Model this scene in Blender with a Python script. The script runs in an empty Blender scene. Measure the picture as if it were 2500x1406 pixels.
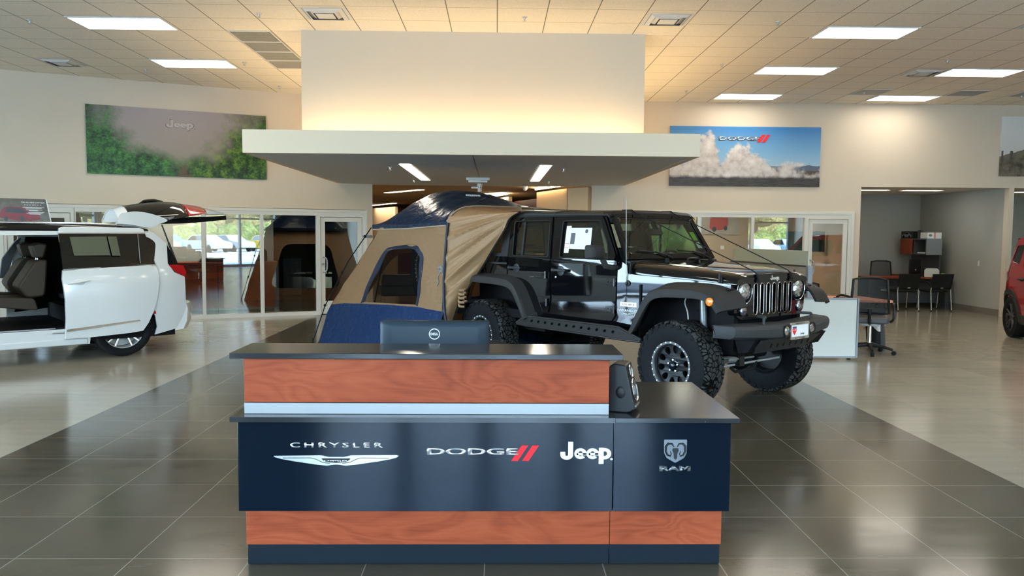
import bpy, bmesh, math, random
from mathutils import Vector, Matrix, geometry
S = bpy.context.scene
COL = S.collection
PI = math.pi
rad = math.radians

# ------------------------------------------------------------------ camera
FPX = 1930.0
_yaw, _pitch, _roll = 0.020149, 0.067623, 0.0075
_F = Vector((math.sin(_yaw)*math.cos(_pitch), math.cos(_yaw)*math.cos(_pitch), -math.sin(_pitch)))
_R = Vector((math.cos(_yaw), -math.sin(_yaw), 0))
_U = _R.cross(_F)
_R2 = _R*math.cos(_roll)+_U*math.sin(_roll)
_U2 = -_R*math.sin(_roll)+_U*math.cos(_roll)
camd = bpy.data.cameras.new('camera')
camd.sensor_width = 36.0
camd.lens = FPX/2500*36.0
camd.clip_start = 0.05
camd.clip_end = 400
cam = bpy.data.objects.new('camera', camd)
COL.objects.link(cam)
cam.matrix_world = Matrix(((_R2.x, _U2.x, -_F.x, 0), (_R2.y, _U2.y, -_F.y, 0), (_R2.z, _U2.z, -_F.z, 1.645), (0, 0, 0, 1)))
S.camera = cam

# ------------------------------------------------------------------ world, sun, exposure
S.view_settings.view_transform = 'Standard'
S.view_settings.look = 'None'
S.view_settings.exposure = 0.30
S.view_settings.gamma = 1.0
S.view_settings.use_curve_mapping = False
W = bpy.data.worlds.new('sky')
S.world = W
W.use_nodes = True
_n = W.node_tree.nodes; _l = W.node_tree.links
_n.clear()
_out = _n.new('ShaderNodeOutputWorld'); _bg = _n.new('ShaderNodeBackground')
_tc = _n.new('ShaderNodeTexCoord'); _sep = _n.new('ShaderNodeSeparateXYZ'); _cr = _n.new('ShaderNodeValToRGB')
_l.new(_tc.outputs['Generated'], _sep.inputs[0]); _l.new(_sep.outputs['Z'], _cr.inputs[0])
_cr.color_ramp.elements[0].position = 0.0; _cr.color_ramp.elements[0].color = (0.70, 0.85, 1.0, 1)
_cr.color_ramp.elements[1].position = 0.6; _cr.color_ramp.elements[1].color = (0.30, 0.52, 0.95, 1)
_l.new(_cr.outputs[0], _bg.inputs[0]); _bg.inputs[1].default_value = 26.0
_l.new(_bg.outputs[0], _out.inputs[0])
sun_d = bpy.data.lights.new('sun', 'SUN'); sun_d.energy = 48.0; sun_d.angle = rad(0.6); sun_d.color = (1.0, 0.93, 0.80)
sun = bpy.data.objects.new('sun', sun_d); COL.objects.link(sun)
sun.rotation_euler = (rad(-48), 0, rad(-20))   # shines from behind the building, high
S.cycles.max_bounces = 8; S.cycles.diffuse_bounces = 4; S.cycles.glossy_bounces = 5
S.cycles.transmission_bounces = 6; S.cycles.transparent_max_bounces = 12
S.cycles.caustics_reflective = False; S.cycles.caustics_refractive = False
S.cycles.sample_clamp_indirect = 5.0
S.cycles.use_denoising = True
pd = bpy.data.lights.new('facade_portal', 'AREA'); pd.shape = 'RECTANGLE'; pd.size = 25.5; pd.size_y = 4.2
pd.cycles.is_portal = True
portal = bpy.data.objects.new('facade_portal', pd); COL.objects.link(portal)
portal.location = (1.2, -5.2, 2.1); portal.rotation_euler = (rad(90), 0, 0)   # faces into the room
pd2 = pd.copy(); pd2.size = 15.4; pd2.size_y = 3.3
portal2 = bpy.data.objects.new('side_portal', pd2); COL.objects.link(portal2)
portal2.location = (-12.55, 3.1, 1.65); portal2.rotation_euler = (rad(90), 0, rad(-90))

# ------------------------------------------------------------------ helpers
def lin(c):
    if isinstance(c, str):
        c = c.lstrip('#'); c = [int(c[i:i+2], 16)/255 for i in (0, 2, 4)]
        c = [x/12.92 if x <= 0.04045 else ((x+0.055)/1.055)**2.4 for x in c]
    return (c[0], c[1], c[2], 1.0)

class NT:
    """small node-graph writer"""
    def __init__(s, m):
        m.use_nodes = True
        s.t = m.node_tree; s.t.nodes.clear()
        s.out = s.t.nodes.new('ShaderNodeOutputMaterial')
    def n(s, typ, **kw):
        x = s.t.nodes.new(typ)
        for k, v in kw.items(): setattr(x, k, v)
        return x
    def set(s, sock, v):
        if isinstance(v, bpy.types.NodeSocket): s.t.links.new(v, sock)
        else: sock.default_value = v
    def m(s, op, a, b=0.0, c=None):
        x = s.n('ShaderNodeMath', operation=op)
        s.set(x.inputs[0], a); s.set(x.inputs[1], b)
        if c is not None: s.set(x.inputs[2], c)
        return x.outputs[0]
    def mix(s, f, a, b):
        x = s.n('ShaderNodeMix', data_type='RGBA')
        s.set(x.inputs[0], f); s.set(x.inputs[6], a); s.set(x.inputs[7], b)
        return x.outputs[2]
    def coord(s, which='Object', scale=None, rot=None):
        c = s.n('ShaderNodeTexCoord').outputs[which]
        if scale or rot:
            mp = s.n('ShaderNodeMapping')
            s.t.links.new(c, mp.inputs[0])
            if scale: mp.inputs['Scale'].default_value = scale
            if rot: mp.inputs['Rotation'].default_value = rot
            c = mp.outputs[0]
        return c
    def xyz(s, v):
        x = s.n('ShaderNodeSeparateXYZ'); s.t.links.new(v, x.inputs[0]); return x.outputs
    def noise(s, vec, scale=5, detail=4, rough=0.5, dist=0.0):
        x = s.n('ShaderNodeTexNoise'); s.t.links.new(vec, x.inputs['Vector'])
        x.inputs['Scale'].default_value = scale; x.inputs['Detail'].default_value = detail
        x.inputs['Roughness'].default_value = rough; x.inputs['Distortion'].default_value = dist
        return x.outputs['Fac']
    def ramp(s, f, stops):
        x = s.n('ShaderNodeValToRGB'); s.set(x.inputs[0], f)
        e = x.color_ramp.elements
        while len(e) < len(stops): e.new(0.5)
        for el, (p, c) in zip(e, stops): el.position = p; el.color = lin(c)
        return x.outputs[0]
    def bump(s, h, strength=0.2, dist=0.01):
        x = s.n('ShaderNodeBump'); s.t.links.new(h, x.inputs['Height'])
        x.inputs['Strength'].default_value = strength; x.inputs['Distance'].default_value = dist
        return x.outputs[0]
    def bsdf(s, color, rough=0.5, metal=0.0, spec=0.5, coat=0.0, normal=None, **kw):
        p = s.n('ShaderNodeBsdfPrincipled')
        s.set(p.inputs['Base Color'], color if isinstance(color, bpy.types.NodeSocket) else lin(color))
        s.set(p.inputs['Roughness'], rough); s.set(p.inputs['Metallic'], metal)
        s.set(p.inputs['Specular IOR Level'], spec); s.set(p.inputs['Coat Weight'], coat)
        p.inputs['Coat Roughness'].default_value = 0.03
        if normal is not None: s.t.links.new(normal, p.inputs['Normal'])
        for k, v in kw.items(): s.set(p.inputs[k], v)
        return p.outputs[0]
    def done(s, sh): s.t.links.new(sh, s.out.inputs[0])

M = {}
def mat(name, color, rough=0.5, metal=0.0, spec=0.5, coat=0.0, noise=0.0, nscale=6.0, bump=0.0, bscale=60.0):
    """principled material with a little procedural variation"""
    m = bpy.data.materials.new(name); g = NT(m)
    c = lin(color); v = g.coord()
    nrm = None
    if noise:
        f = g.noise(v, nscale, 3)
        d = tuple(max(0, x*(1-noise)) for x in c[:3]); b = tuple(min(1, x*(1+noise)) for x in c[:3])
        col = g.ramp(f, [(0.3, d), (0.7, b)])
    else: col = c
    if bump: nrm = g.bump(g.noise(v, bscale, 2), bump, 0.01)
    g.done(g.bsdf(col, rough, metal, spec, coat, nrm))
    M[name] = m; return m
def emat(name, color, strength):
    m = bpy.data.materials.new(name); g = NT(m)
    e = g.n('ShaderNodeEmission'); e.inputs[0].default_value = lin(color); e.inputs[1].default_value = strength
    g.done(e.outputs[0]); M[name] = m; return m
def glassmat(name, tint, base=0.08, gain=1.0):
    """thin window glass: tinted see-through plus mirror reflection growing at grazing angles"""
    m = bpy.data.materials.new(name); g = NT(m)
    t = g.n('ShaderNodeBsdfTransparent'); t.inputs[0].default_value = lin(tint)
    r = g.n('ShaderNodeBsdfGlossy'); r.inputs['Roughness'].default_value = 0.0; r.inputs[0].default_value = (1, 1, 1, 1)
    lw = g.n('ShaderNodeLayerWeight'); lw.inputs[0].default_value = 0.5
    fr = g.m('MULTIPLY_ADD', g.m('POWER', lw.outputs['Facing'], 5.0), 0.96, 0.04)
    f = g.m('MINIMUM', g.m('MULTIPLY_ADD', fr, gain, base), 1.0)
    x = g.n('ShaderNodeMixShader'); g.t.links.new(f, x.inputs[0]); g.t.links.new(t.outputs[0], x.inputs[1]); g.t.links.new(r.outputs[0], x.inputs[2])
    g.done(x.outputs[0]); M[name] = m; return m

def tag(o, label=None, cat=None, group=None, kind=None):
    if label: o['label'] = label
    if cat: o['category'] = cat
    if group: o['group'] = group
    if kind: o['kind'] = kind
    return o
def thing(name, label, cat, loc=(0, 0, 0), rz=0.0, group=None):
    o = bpy.data.objects.new(name, None); COL.objects.link(o)
    o.empty_display_size = 0.1
    o.location = loc; o.rotation_euler = (0, 0, rz)
    return tag(o, label, cat, group)
def kids(o): return [c for c in bpy.data.objects if c.parent == o]
def dup(root, loc, rz=None, label=None):
    r = root.copy(); COL.objects.link(r); r.location = loc
    if rz is not None: r.rotation_euler = (0, 0, rz)
    if label: r['label'] = label
    for ch in list(root.children):
        c = ch.copy(); COL.objects.link(c); c.parent = r
        for gch in list(ch.children):
            d = gch.copy(); COL.objects.link(d); d.parent = c
    return r

class B:
    """collects geometry; build() links it as ONE mesh object"""
    def __init__(s): s.v = []; s.f = []; s.k = []; s.mi = 0; s.M = None
    def add(s, vs, fs):
        o = len(s.v)
        for p in vs:
            p = Vector(p)
            if s.M is not None: p = s.M @ p
            s.v.append(p)
        for q in fs: s.f.append([o+i for i in q]); s.k.append(s.mi)
        return s
    def box(s, x0, x1, y0, y1, z0, z1):
        v = [(x, y, z) for z in (z0, z1) for y in (y0, y1) for x in (x0, x1)]
        return s.add(v, [(0, 2, 3, 1), (4, 5, 7, 6), (0, 1, 5, 4), (2, 6, 7, 3), (0, 4, 6, 2), (1, 3, 7, 5)])
    def hexa(s, p):  # 8 points: bottom 4 ccw, top 4 ccw
        return s.add(p, [(3, 2, 1, 0), (4, 5, 6, 7), (0, 1, 5, 4), (1, 2, 6, 5), (2, 3, 7, 6), (3, 0, 4, 7)])
    def face(s, *p): return s.add(p, [tuple(range(len(p)))])
    def prism(s, out, axis, a, b, holes=()):
        loops = [list(out)]+[list(h) for h in holes]
        flat = [p for l in loops for p in l]
        def P(p, t):
            return {'x': (t, p[0], p[1]), 'y': (p[0], t, p[1]), 'z': (p[0], p[1], t)}[axis]
        tri = geometry.tessellate_polygon([[Vector((p[0], p[1], 0)) for p in l] for l in loops])
        n = len(flat)
        vs = [P(p, a) for p in flat]+[P(p, b) for p in flat]
        fs = []
        if len(loops) == 1 and s._convex(out):
            fs += [tuple(range(n)), tuple(n+i for i in reversed(range(n)))]
        else:
            fs += [tuple(t) for t in tri]+[tuple(n+i for i in reversed(t)) for t in tri]
        o = 0
        for l in loops:
            m = len(l)
            for i in range(m):
                j = (i+1) % m
                fs.append((o+i, o+j, n+o+j, n+o+i))
            o += m
        return s.add(vs, fs)
    @staticmethod
    def _convex(p):
        sg = 0
        for i in range(len(p)):
            a, b, c = p[i], p[(i+1) % len(p)], p[(i+2) % len(p)]
            z = (b[0]-a[0])*(c[1]-b[1])-(b[1]-a[1])*(c[0]-b[0])
            if abs(z) < 1e-9: continue
            if sg == 0: sg = 1 if z > 0 else -1
            elif sg*z < 0: return False
        return True
    def tube(s, pts, r, n=8, caps=True, closed=False):
        pts = [Vector(p) for p in pts]
        N = len(pts)
        rr = r if isinstance(r, (list, tuple)) else [r]*N
        vs = []; prev = None
        for i, p in enumerate(pts):
            if closed: t = pts[(i+1) % N]-pts[i-1]
            else: t = pts[min(i+1, N-1)]-pts[max(i-1, 0)]
            t.normalize()
            if prev is None:
                a = Vector((0, 0, 1)) if abs(t.z) < 0.9 else Vector((1, 0, 0))
                u = t.cross(a).normalized()
            else:
                u = (prev-t*prev.dot(t)).normalized()
            prev = u; w = t.cross(u)
            for k in range(n):
                an = 2*PI*k/n
                vs.append(p+(u*math.cos(an)+w*math.sin(an))*rr[i])
        fs = []
        for i in range(N if closed else N-1):
            a = i*n; b = ((i+1) % N)*n
            for k in range(n): fs.append((a+k, a+(k+1) % n, b+(k+1) % n, b+k))
        if caps and not closed: fs += [tuple(reversed(range(n))), tuple((N-1)*n+k for k in range(n))]
        return s.add(vs, fs)
    def cyl(s, p0, p1, r0, r1=None, n=16): return s.tube([p0, p1], [r0, r0 if r1 is None else r1], n)
    def lathe(s, prof, c=(0, 0, 0), axis='z', n=32, closed=False, cap=False):
        """prof: (radius, height along axis)"""
        vs = []; N = len(prof)
        for r, h in prof:
            for k in range(n):
                a = 2*PI*k/n; x, y = r*math.cos(a), r*math.sin(a)
                p = {'z': (x, y, h), 'y': (x, h, y), 'x': (h, x, y)}[axis]
                vs.append((p[0]+c[0], p[1]+c[1], p[2]+c[2]))
        fs = []
        for i in range(N if closed else N-1):
            a, b = i*n, ((i+1) % N)*n
            for k in range(n): fs.append((a+k, a+(k+1) % n, b+(k+1) % n, b+k))
        if cap and not closed:
            if prof[0][0] > 1e-5: fs.append(tuple(range(n)))
            if prof[-1][0] > 1e-5: fs.append(tuple((N-1)*n+k for k in range(n)))
        return s.add(vs, fs)
    def grid(s, fn, nu, nv, closeu=False):
        vs = [fn(i/nu, j/nv) for j in range(nv+1) for i in range(nu+(0 if closeu else 1))]
        w = nu if closeu else nu+1
        fs = []
        for j in range(nv):
            for i in range(nu):
                i2 = (i+1) % w
                fs.append((j*w+i, j*w+i2, (j+1)*w+i2, (j+1)*w+i))
        return s.add(vs, fs)
    def loft(s, secs, caps=True, closed=True):
        n = len(secs[0]); vs = [p for q in secs for p in q]; fs = []
        for i in range(len(secs)-1):
            for k in range(n if closed else n-1):
                fs.append((i*n+k, i*n+(k+1) % n, (i+1)*n+(k+1) % n, (i+1)*n+k))
        if caps: fs += [tuple(reversed(range(n))), tuple((len(secs)-1)*n+k for k in range(n))]
        return s.add(vs, fs)
    def ball(s, c, r, nu=16, nv=10):
        if not isinstance(r, (tuple, list)): r = (r, r, r)
        return s.grid(lambda u, v: (c[0]+r[0]*math.cos(2*PI*u)*math.sin(PI*v), c[1]+r[1]*math.sin(2*PI*u)*math.sin(PI*v), c[2]-r[2]*math.cos(PI*v)), nu, nv, True)
    def build(s, name, mats, parent=None, smooth=None, bevel=0, segs=2, fn=None, cuts=(), solid=0, weld=True, subsurf=0, loc=None):
        me = bpy.data.meshes.new(name)
        bm = bmesh.new()
        bv = [bm.verts.new(p) for p in s.v]
        for q, k in zip(s.f, s.k):
            try:
                fc = bm.faces.new([bv[i] for i in q]); fc.material_index = k
            except ValueError: pass
        if weld: bmesh.ops.remove_doubles(bm, verts=bm.verts, dist=1e-5)
        for ax, vals in cuts:
            nv = {'x': Vector((1, 0, 0)), 'y': Vector((0, 1, 0)), 'z': Vector((0, 0, 1))}[ax]
            for val in vals:
                bmesh.ops.bisect_plane(bm, geom=bm.verts[:]+bm.edges[:]+bm.faces[:], plane_co=nv*val, plane_no=nv, dist=1e-6)
        bmesh.ops.recalc_face_normals(bm, faces=bm.faces)
        if fn:
            for v in bm.verts: v.co = Vector(fn(v.co.x, v.co.y, v.co.z))
            bmesh.ops.recalc_face_normals(bm, faces=bm.faces)
        bm.to_mesh(me); bm.free()
        if not isinstance(mats, (list, tuple)): mats = [mats]
        for m in mats: me.materials.append(M[m] if isinstance(m, str) else m)
        if smooth is not None:
            me.shade_smooth(); me.set_sharp_from_angle(angle=rad(smooth))
        o = bpy.data.objects.new(name, me); COL.objects.link(o)
        if parent is not None: o.parent = parent
        if loc is not None: o.location = loc
        if solid:
            md = o.modifiers.new('thickness', 'SOLIDIFY'); md.thickness = solid; md.offset = 0
        if bevel:
            md = o.modifiers.new('edges', 'BEVEL'); md.width = bevel; md.segments = segs; md.limit_method = 'ANGLE'; md.angle_limit = rad(40)
            if smooth is None:
                me.shade_smooth(); me.set_sharp_from_angle(angle=rad(50))
        if subsurf:
            md = o.modifiers.new('round', 'SUBSURF'); md.levels = subsurf; md.render_levels = subsurf
        return o

def rrect(x0, x1, y0, y1, r, n=5):
    r = min(r, (x1-x0)/2-1e-4, (y1-y0)/2-1e-4); o = []
    for cx, cy, a0 in ((x1-r, y1-r, 0), (x0+r, y1-r, 90), (x0+r, y0+r, 180), (x1-r, y0+r, 270)):
        for k in range(n+1):
            a = rad(a0+90*k/n); o.append((cx+r*math.cos(a), cy+r*math.sin(a)))
    return o
def circ(cx, cy, r, n=20, ry=None, a0=0):
    return [(cx+r*math.cos(a0+2*PI*k/n), cy+(ry or r)*math.sin(a0+2*PI*k/n)) for k in range(n)]
def rounded(pts, r, n=4):
    """round the corners of a polygon; r one radius or a list"""
    o = []; N = len(pts)
    for i in range(N):
        p = Vector(pts[i]).to_2d() if len(pts[i]) > 2 else Vector(pts[i])
        a = Vector(pts[i-1]); b = Vector(pts[(i+1) % N])
        ri = r[i] if isinstance(r, (list, tuple)) else r
        if ri <= 0: o.append((p.x, p.y)); continue
        da = (a-p); db = (b-p)
        d = min(ri, da.length*0.48, db.length*0.48)
        p0 = p+da.normalized()*d; p1 = p+db.normalized()*d
        for k in range(n+1):
            t = k/n; q = p0*(1-t)**2+p*2*t*(1-t)+p1*t*t
            o.append((q.x, q.y))
    return o
def spline(pts, n=8):
    """Catmull-Rom through points"""
    P = [Vector(p) for p in pts]; o = []
    for i in range(len(P)-1):
        a, b, c, d = P[max(i-1, 0)], P[i], P[i+1], P[min(i+2, len(P)-1)]
        for k in range(n):
            t = k/n
            o.append(0.5*((2*b)+(c-a)*t+(2*a-5*b+4*c-d)*t*t+(3*b-a-3*c+d)*t**3))
    o.append(P[-1]); return o

def text(name, s, M4, w, h, m, parent, extrude=0.004, offset=0.0, shear=0.0, spacing=1.0, center=True):
    """lettering fitted to w x h metres, in the XY plane of M4 (x right, y up), extruded along +z"""
    cu = bpy.data.curves.new(name, 'FONT'); cu.body = s; cu.size = 1; cu.offset = offset; cu.shear = shear
    cu.space_character = spacing; cu.resolution_u = 4
    ob = bpy.data.objects.new(name, cu); COL.objects.link(ob)
    bpy.context.view_layer.update()
    me = bpy.data.meshes.new_from_object(ob.evaluated_get(bpy.context.evaluated_depsgraph_get()))
    bpy.data.objects.remove(ob); bpy.data.curves.remove(cu)
    bm = bmesh.new(); bm.from_mesh(me)
    x0 = min(v.co.x for v in bm.verts); x1 = max(v.co.x for v in bm.verts)
    y0 = min(v.co.y for v in bm.verts); y1 = max(v.co.y for v in bm.verts)
    sx = w/(x1-x0); sy = (h/(y1-y0)) if h else sx
    for v in bm.verts:
        v.co = Vector(((v.co.x-x0)*sx-(w/2 if center else 0), (v.co.y-(y0+y1)/2)*sy, 0))
    if extrude:
        r = bmesh.ops.extrude_face_region(bm, geom=bm.faces[:])
        for e in r['geom']:
            if isinstance(e, bmesh.types.BMVert): e.co.z += extrude
        bmesh.ops.recalc_face_normals(bm, faces=bm.faces)
    for v in bm.verts: v.co = M4 @ v.co
    bm.to_mesh(me); bm.free()
    me.materials.clear(); me.materials.append(M[m] if isinstance(m, str) else m)
    me.name = name
    o = bpy.data.objects.new(name, me); COL.objects.link(o)
    if parent is not None: o.parent = parent
    return o
def frame(o, x, y):
    """4x4 from origin, x axis, y axis"""
    x = Vector(x).normalized(); y = Vector(y); z = x.cross(y).normalized(); y = z.cross(x)
    return Matrix(((x.x, y.x, z.x, o[0]), (x.y, y.y, z.y, o[1]), (x.z, y.z, z.z, o[2]), (0, 0, 0, 1)))
def T(x=0, y=0, z=0): return Matrix.Translation((x, y, z))
def struct(o, label=None):
    o['kind'] = 'structure'
    if label: o['label'] = label
    return o
# ------------------------------------------------------------------ materials
def tile_floor():
    m = bpy.data.materials.new('floor_tiles'); g = NT(m)
    x, y, z = g.xyz(g.coord('Object'))
    u = g.m('DIVIDE', g.m('SUBTRACT', x, 1.722), 0.5905); v = g.m('DIVIDE', g.m('SUBTRACT', y, 5.687), 0.5885)
    fu = g.m('FRACT', u); fv = g.m('FRACT', v)
    eu = g.m('MINIMUM', fu, g.m('SUBTRACT', 1.0, fu)); ev = g.m('MINIMUM', fv, g.m('SUBTRACT', 1.0, fv))
    line = g.m('LESS_THAN', g.m('MINIMUM', eu, ev), 0.0042)
    cell = g.n('ShaderNodeCombineXYZ'); g.set(cell.inputs[0], g.m('FLOOR', u)); g.set(cell.inputs[1], g.m('FLOOR', v))
    wn = g.n('ShaderNodeTexWhiteNoise'); g.t.links.new(cell.outputs[0], wn.inputs['Vector'])
    streak = g.noise(g.coord('Object', (0.7, 6.0, 1)), 1.6, 5, 0.6)
    var = g.m('ADD', g.m('MULTIPLY', wn.outputs['Value'], 0.16), g.m('MULTIPLY', streak, 0.35))
    k = g.m('ADD', 0.75, var)
    dark = g.m('MULTIPLY', g.m('GREATER_THAN', x, 1.722-9*0.5905), g.m('LESS_THAN', x, 1.722+3*0.5905))
    c = g.mix(dark, lin((0.34, 0.305, 0.235)), lin((0.078, 0.067, 0.046)))
    lc = g.mix(dark, lin((0.34, 0.32, 0.27)), lin((0.26, 0.25, 0.21)))
    sc = g.n('ShaderNodeVectorMath', operation='SCALE'); g.t.links.new(c, sc.inputs[0]); g.set(sc.inputs['Scale'], k)
    col = g.mix(line, sc.outputs[0], lc)
    ro = g.m('ADD', 0.10, g.m('MULTIPLY', g.noise(g.coord('Object', (1, 3, 1)), 2.5, 3), 0.12))
    g.done(g.bsdf(col, ro, 0, 0.55)); M['floor_tiles'] = m
tile_floor()
def ceil_mat():
    m = bpy.data.materials.new('ceiling_tiles'); g = NT(m)
    o = g.coord('Object'); x, y, z = g.xyz(o)
    fu = g.m('FRACT', g.m('DIVIDE', g.m('ADD', x, 0.006), 0.6096)); fv = g.m('FRACT', g.m('DIVIDE', g.m('ADD', y, 0.035), 0.6096))
    eu = g.m('MINIMUM', fu, g.m('SUBTRACT', 1.0, fu)); ev = g.m('MINIMUM', fv, g.m('SUBTRACT', 1.0, fv))
    lu = g.m('LESS_THAN', eu, 0.011); lv = g.m('LESS_THAN', ev, 0.010)
    sp = g.noise(o, 90, 2)
    base = g.ramp(sp, [(0.35, (0.82, 0.74, 0.61)), (0.6, (0.93, 0.845, 0.705))])
    c = g.mix(lv, base, lin((0.50, 0.47, 0.40))); c = g.mix(lu, c, lin((0.25, 0.23, 0.18)))  # bars along y darker: their shadow line is painted in
    g.done(g.bsdf(c, 0.9, 0, 0.1)); M['ceiling_tiles'] = m
ceil_mat()
def cherry(name, sc=(1.0, 1.0, 1.0), dark=1.0):
    m = bpy.data.materials.new(name); g = NT(m)
    w = g.noise(g.coord('Object', (sc[0]*1.0, sc[1], sc[2]*3.0)), 1.7, 2, 0.45, 0.9)
    rings = g.m('PINGPONG', g.m('MULTIPLY', w, 9.0), 0.5)
    fine = g.noise(g.coord('Object', (sc[0]*2, sc[1], sc[2]*45)), 3.0, 4)
    blot = g.noise(g.coord('Object', (sc[0]*.8, sc[1], sc[2]*2)), 2.2, 3)
    f = g.m('ADD', g.m('MULTIPLY', rings, 0.42), g.m('ADD', g.m('MULTIPLY', fine, 0.30), g.m('MULTIPLY', blot, 0.50)))
    a = tuple(x*dark for x in (0.215, 0.040, 0.015)); b = tuple(x*dark for x in (0.30, 0.058, 0.021)); c = tuple(x*dark for x in (0.36, 0.080, 0.030))
    col = g.ramp(f, [(0.28, a), (0.50, b), (0.72, c)])
    g.done(g.bsdf(col, 0.45, 0, 0.2)); M[name] = m
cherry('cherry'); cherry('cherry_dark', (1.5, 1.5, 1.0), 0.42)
def counter_mat():
    m = bpy.data.materials.new('black_counter'); g = NT(m)
    v = g.coord('Object')
    vo = g.n('ShaderNodeTexVoronoi'); g.t.links.new(v, vo.inputs['Vector']); vo.inputs['Scale'].default_value = 42
    wn = g.n('ShaderNodeTexWhiteNoise'); g.t.links.new(vo.outputs['Color'], wn.inputs['Vector'])
    sp = g.m('MULTIPLY', g.m('LESS_THAN', vo.outputs['Distance'], 0.06), g.m('GREATER_THAN', wn.outputs['Value'], 0.86))
    col = g.mix(sp, lin((0.018, 0.019, 0.021)), lin((0.75, 0.75, 0.75)))
    g.done(g.bsdf(col, 0.15, 0, 0.6)); M['black_counter'] = m
counter_mat()
mat('wall_paint', (0.66, 0.57, 0.455), 0.85, spec=0.2, noise=0.02, nscale=1.0)
mat('box_paint', (0.63, 0.54, 0.42), 0.85, spec=0.2)
mat('canopy_paint', (0.84, 0.71, 0.54), 0.8, spec=0.2)
mat('canopy_under', (0.72, 0.71, 0.66), 0.8, spec=0.2)
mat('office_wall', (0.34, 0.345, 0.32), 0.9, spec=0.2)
mat('office_wall_shaded', (0.10, 0.105, 0.10), 0.9, spec=0.2)  # office wall grey darkened to stand in for an unlit room
mat('brown_wall', (0.46, 0.36, 0.25), 0.9, spec=0.2)
mat('alcove_wall', (0.42, 0.415, 0.375), 0.9, spec=0.2)
mat('corridor_wall', (0.66, 0.47, 0.28), 0.9, spec=0.2)
mat('corridor_ceiling', (0.42, 0.33, 0.23), 0.9, spec=0.2)  # tan put into the base for warm light on a grey ceiling
mat('baseboard_rubber', (0.20, 0.18, 0.15), 0.6)
mat('frame_paint', (0.66, 0.65, 0.60), 0.45)
mat('roofing', (0.1, 0.1, 0.1), 0.9)
mat('facade_metal', (0.30, 0.31, 0.32), 0.4, metal=0.3)
mat('facade_wall', (0.20, 0.20, 0.19), 0.8)
glassmat('storefront_glass', (0.80, 0.82, 0.80), 0.07, 1.1)
glassmat('facade_glass', (0.90, 0.95, 0.95), 0.0, 0.6)
emat('panel_light', (1.0, 0.93, 0.80), 10.0)
emat('strip_light', (1.0, 0.88, 0.70), 20.0)
emat('cove_light', (1.0, 0.74, 0.42), 21.0)
mat('white_metal', (0.70, 0.69, 0.65), 0.5)
mat('grey_metal', (0.45, 0.45, 0.43), 0.45, metal=0.3)
mat('black_gloss', (0.003, 0.007, 0.014), 0.09, spec=0.30)
mat('kick_black', (0.007, 0.012, 0.018), 0.45, spec=0.15)
mat('brushed_alu', (0.34, 0.345, 0.345), 0.42, metal=0.6)
mat('chrome', (0.80, 0.81, 0.83), 0.12, metal=1.0)
mat('dull_chrome', (0.6, 0.6, 0.58), 0.45, metal=0.8)
mat('monitor_grey', (0.022, 0.036, 0.050), 0.45, spec=0.2)
emat('corridor_light', (1.0, 0.72, 0.40), 130.0)
emat('alcove_panel', (1.0, 0.95, 0.85), 7.0)
emat('office_fill', (1.0, 0.93, 0.80), 30.0)
mat('badge_silver', (0.82, 0.83, 0.85), 0.22, metal=0.75)
mat('badge_grey', (0.19, 0.20, 0.215), 0.32, metal=0.6)
mat('badge_red', (0.80, 0.012, 0.02), 0.35)
mat('badge_white', (0.85, 0.86, 0.86), 0.4)
mat('black_plastic', (0.012, 0.012, 0.013), 0.45, spec=0.28)
mat('black_satin', (0.013, 0.014, 0.015), 0.35, spec=0.3)
mat('black_rubber', (0.010, 0.010, 0.010), 0.65, spec=0.2)
mat('mesh_black', (0.016, 0.017, 0.016), 0.7, spec=0.2)
mat('dark_grey', (0.075, 0.08, 0.088), 0.5)
mat('mid_grey', (0.21, 0.225, 0.24), 0.5)
mat('light_panel', (0.58, 0.60, 0.575), 0.6)
mat('taupe_panel', (0.46, 0.42, 0.36), 0.8)
mat('white_paper', (0.80, 0.81, 0.78), 0.7)
mat('green_plastic', (0.22, 0.65, 0.05), 0.5)
mat('white_plastic', (0.72, 0.72, 0.69), 0.45)
mat('coral_top', (0.70, 0.27, 0.16), 0.45, noise=0.15, nscale=20)
mat('leather_tan', (0.16, 0.105, 0.06), 0.5)
mat('interior_black', (0.007, 0.007, 0.008), 0.7, spec=0.1)
# ------------------------------------------------------------------ setting
CZ = 4.361
b = B(); b.box(-16, 16, -5.2, 36, -0.10, 0.0); struct(b.build('floor', 'floor_tiles'), 'grey tile floor with a dark tile band down the middle')
b = B(); b.box(-16, 16, -5.2, 16.6, CZ, CZ+0.04); struct(b.build('ceiling', 'ceiling_tiles'), 'suspended ceiling of square tiles')
b = B(); b.box(-20, 20, -5.4, 38, CZ+0.08, CZ+0.25); struct(b.build('ceiling_roof', 'roofing'))  # unseen slab over the whole building, added to block sun and sky light

# angled left wall: local x along the wall, local y into the offices behind it
AL = math.atan2(2.11, 4.55)
LWM = Matrix.Translation((-3.85, 15.85, 0)) @ Matrix.Rotation(AL, 4, 'Z')
b = B(); b.M = LWM
b.prism([(-9.4, 0), (-5.10, 0), (-5.10, 2.125), (1.285, 2.125), (1.285, 0), (1.42, 0), (1.42, CZ), (-9.4, CZ)], 'y', 0, 0.14)
struct(b.build('wall_left', 'wall_paint'), 'beige angled wall over the left office glazing')
b = B()
b.prism([(1.943, 0), (3.03, 0), (3.03, 2.15), (7.36, 2.15), (7.36, 0), (7.50, 0), (7.50, 2.676), (10.58, 2.676), (10.58, 0), (10.69, 0), (10.69, 2.676), (13.8, 2.676), (13.8, 0), (14.3, 0), (14.3, CZ), (1.943, CZ)], 'y', 16.22, 16.36)
struct(b.build('wall_right', 'wall_paint'), 'beige wall with the right office glazing and two open alcoves')
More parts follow.
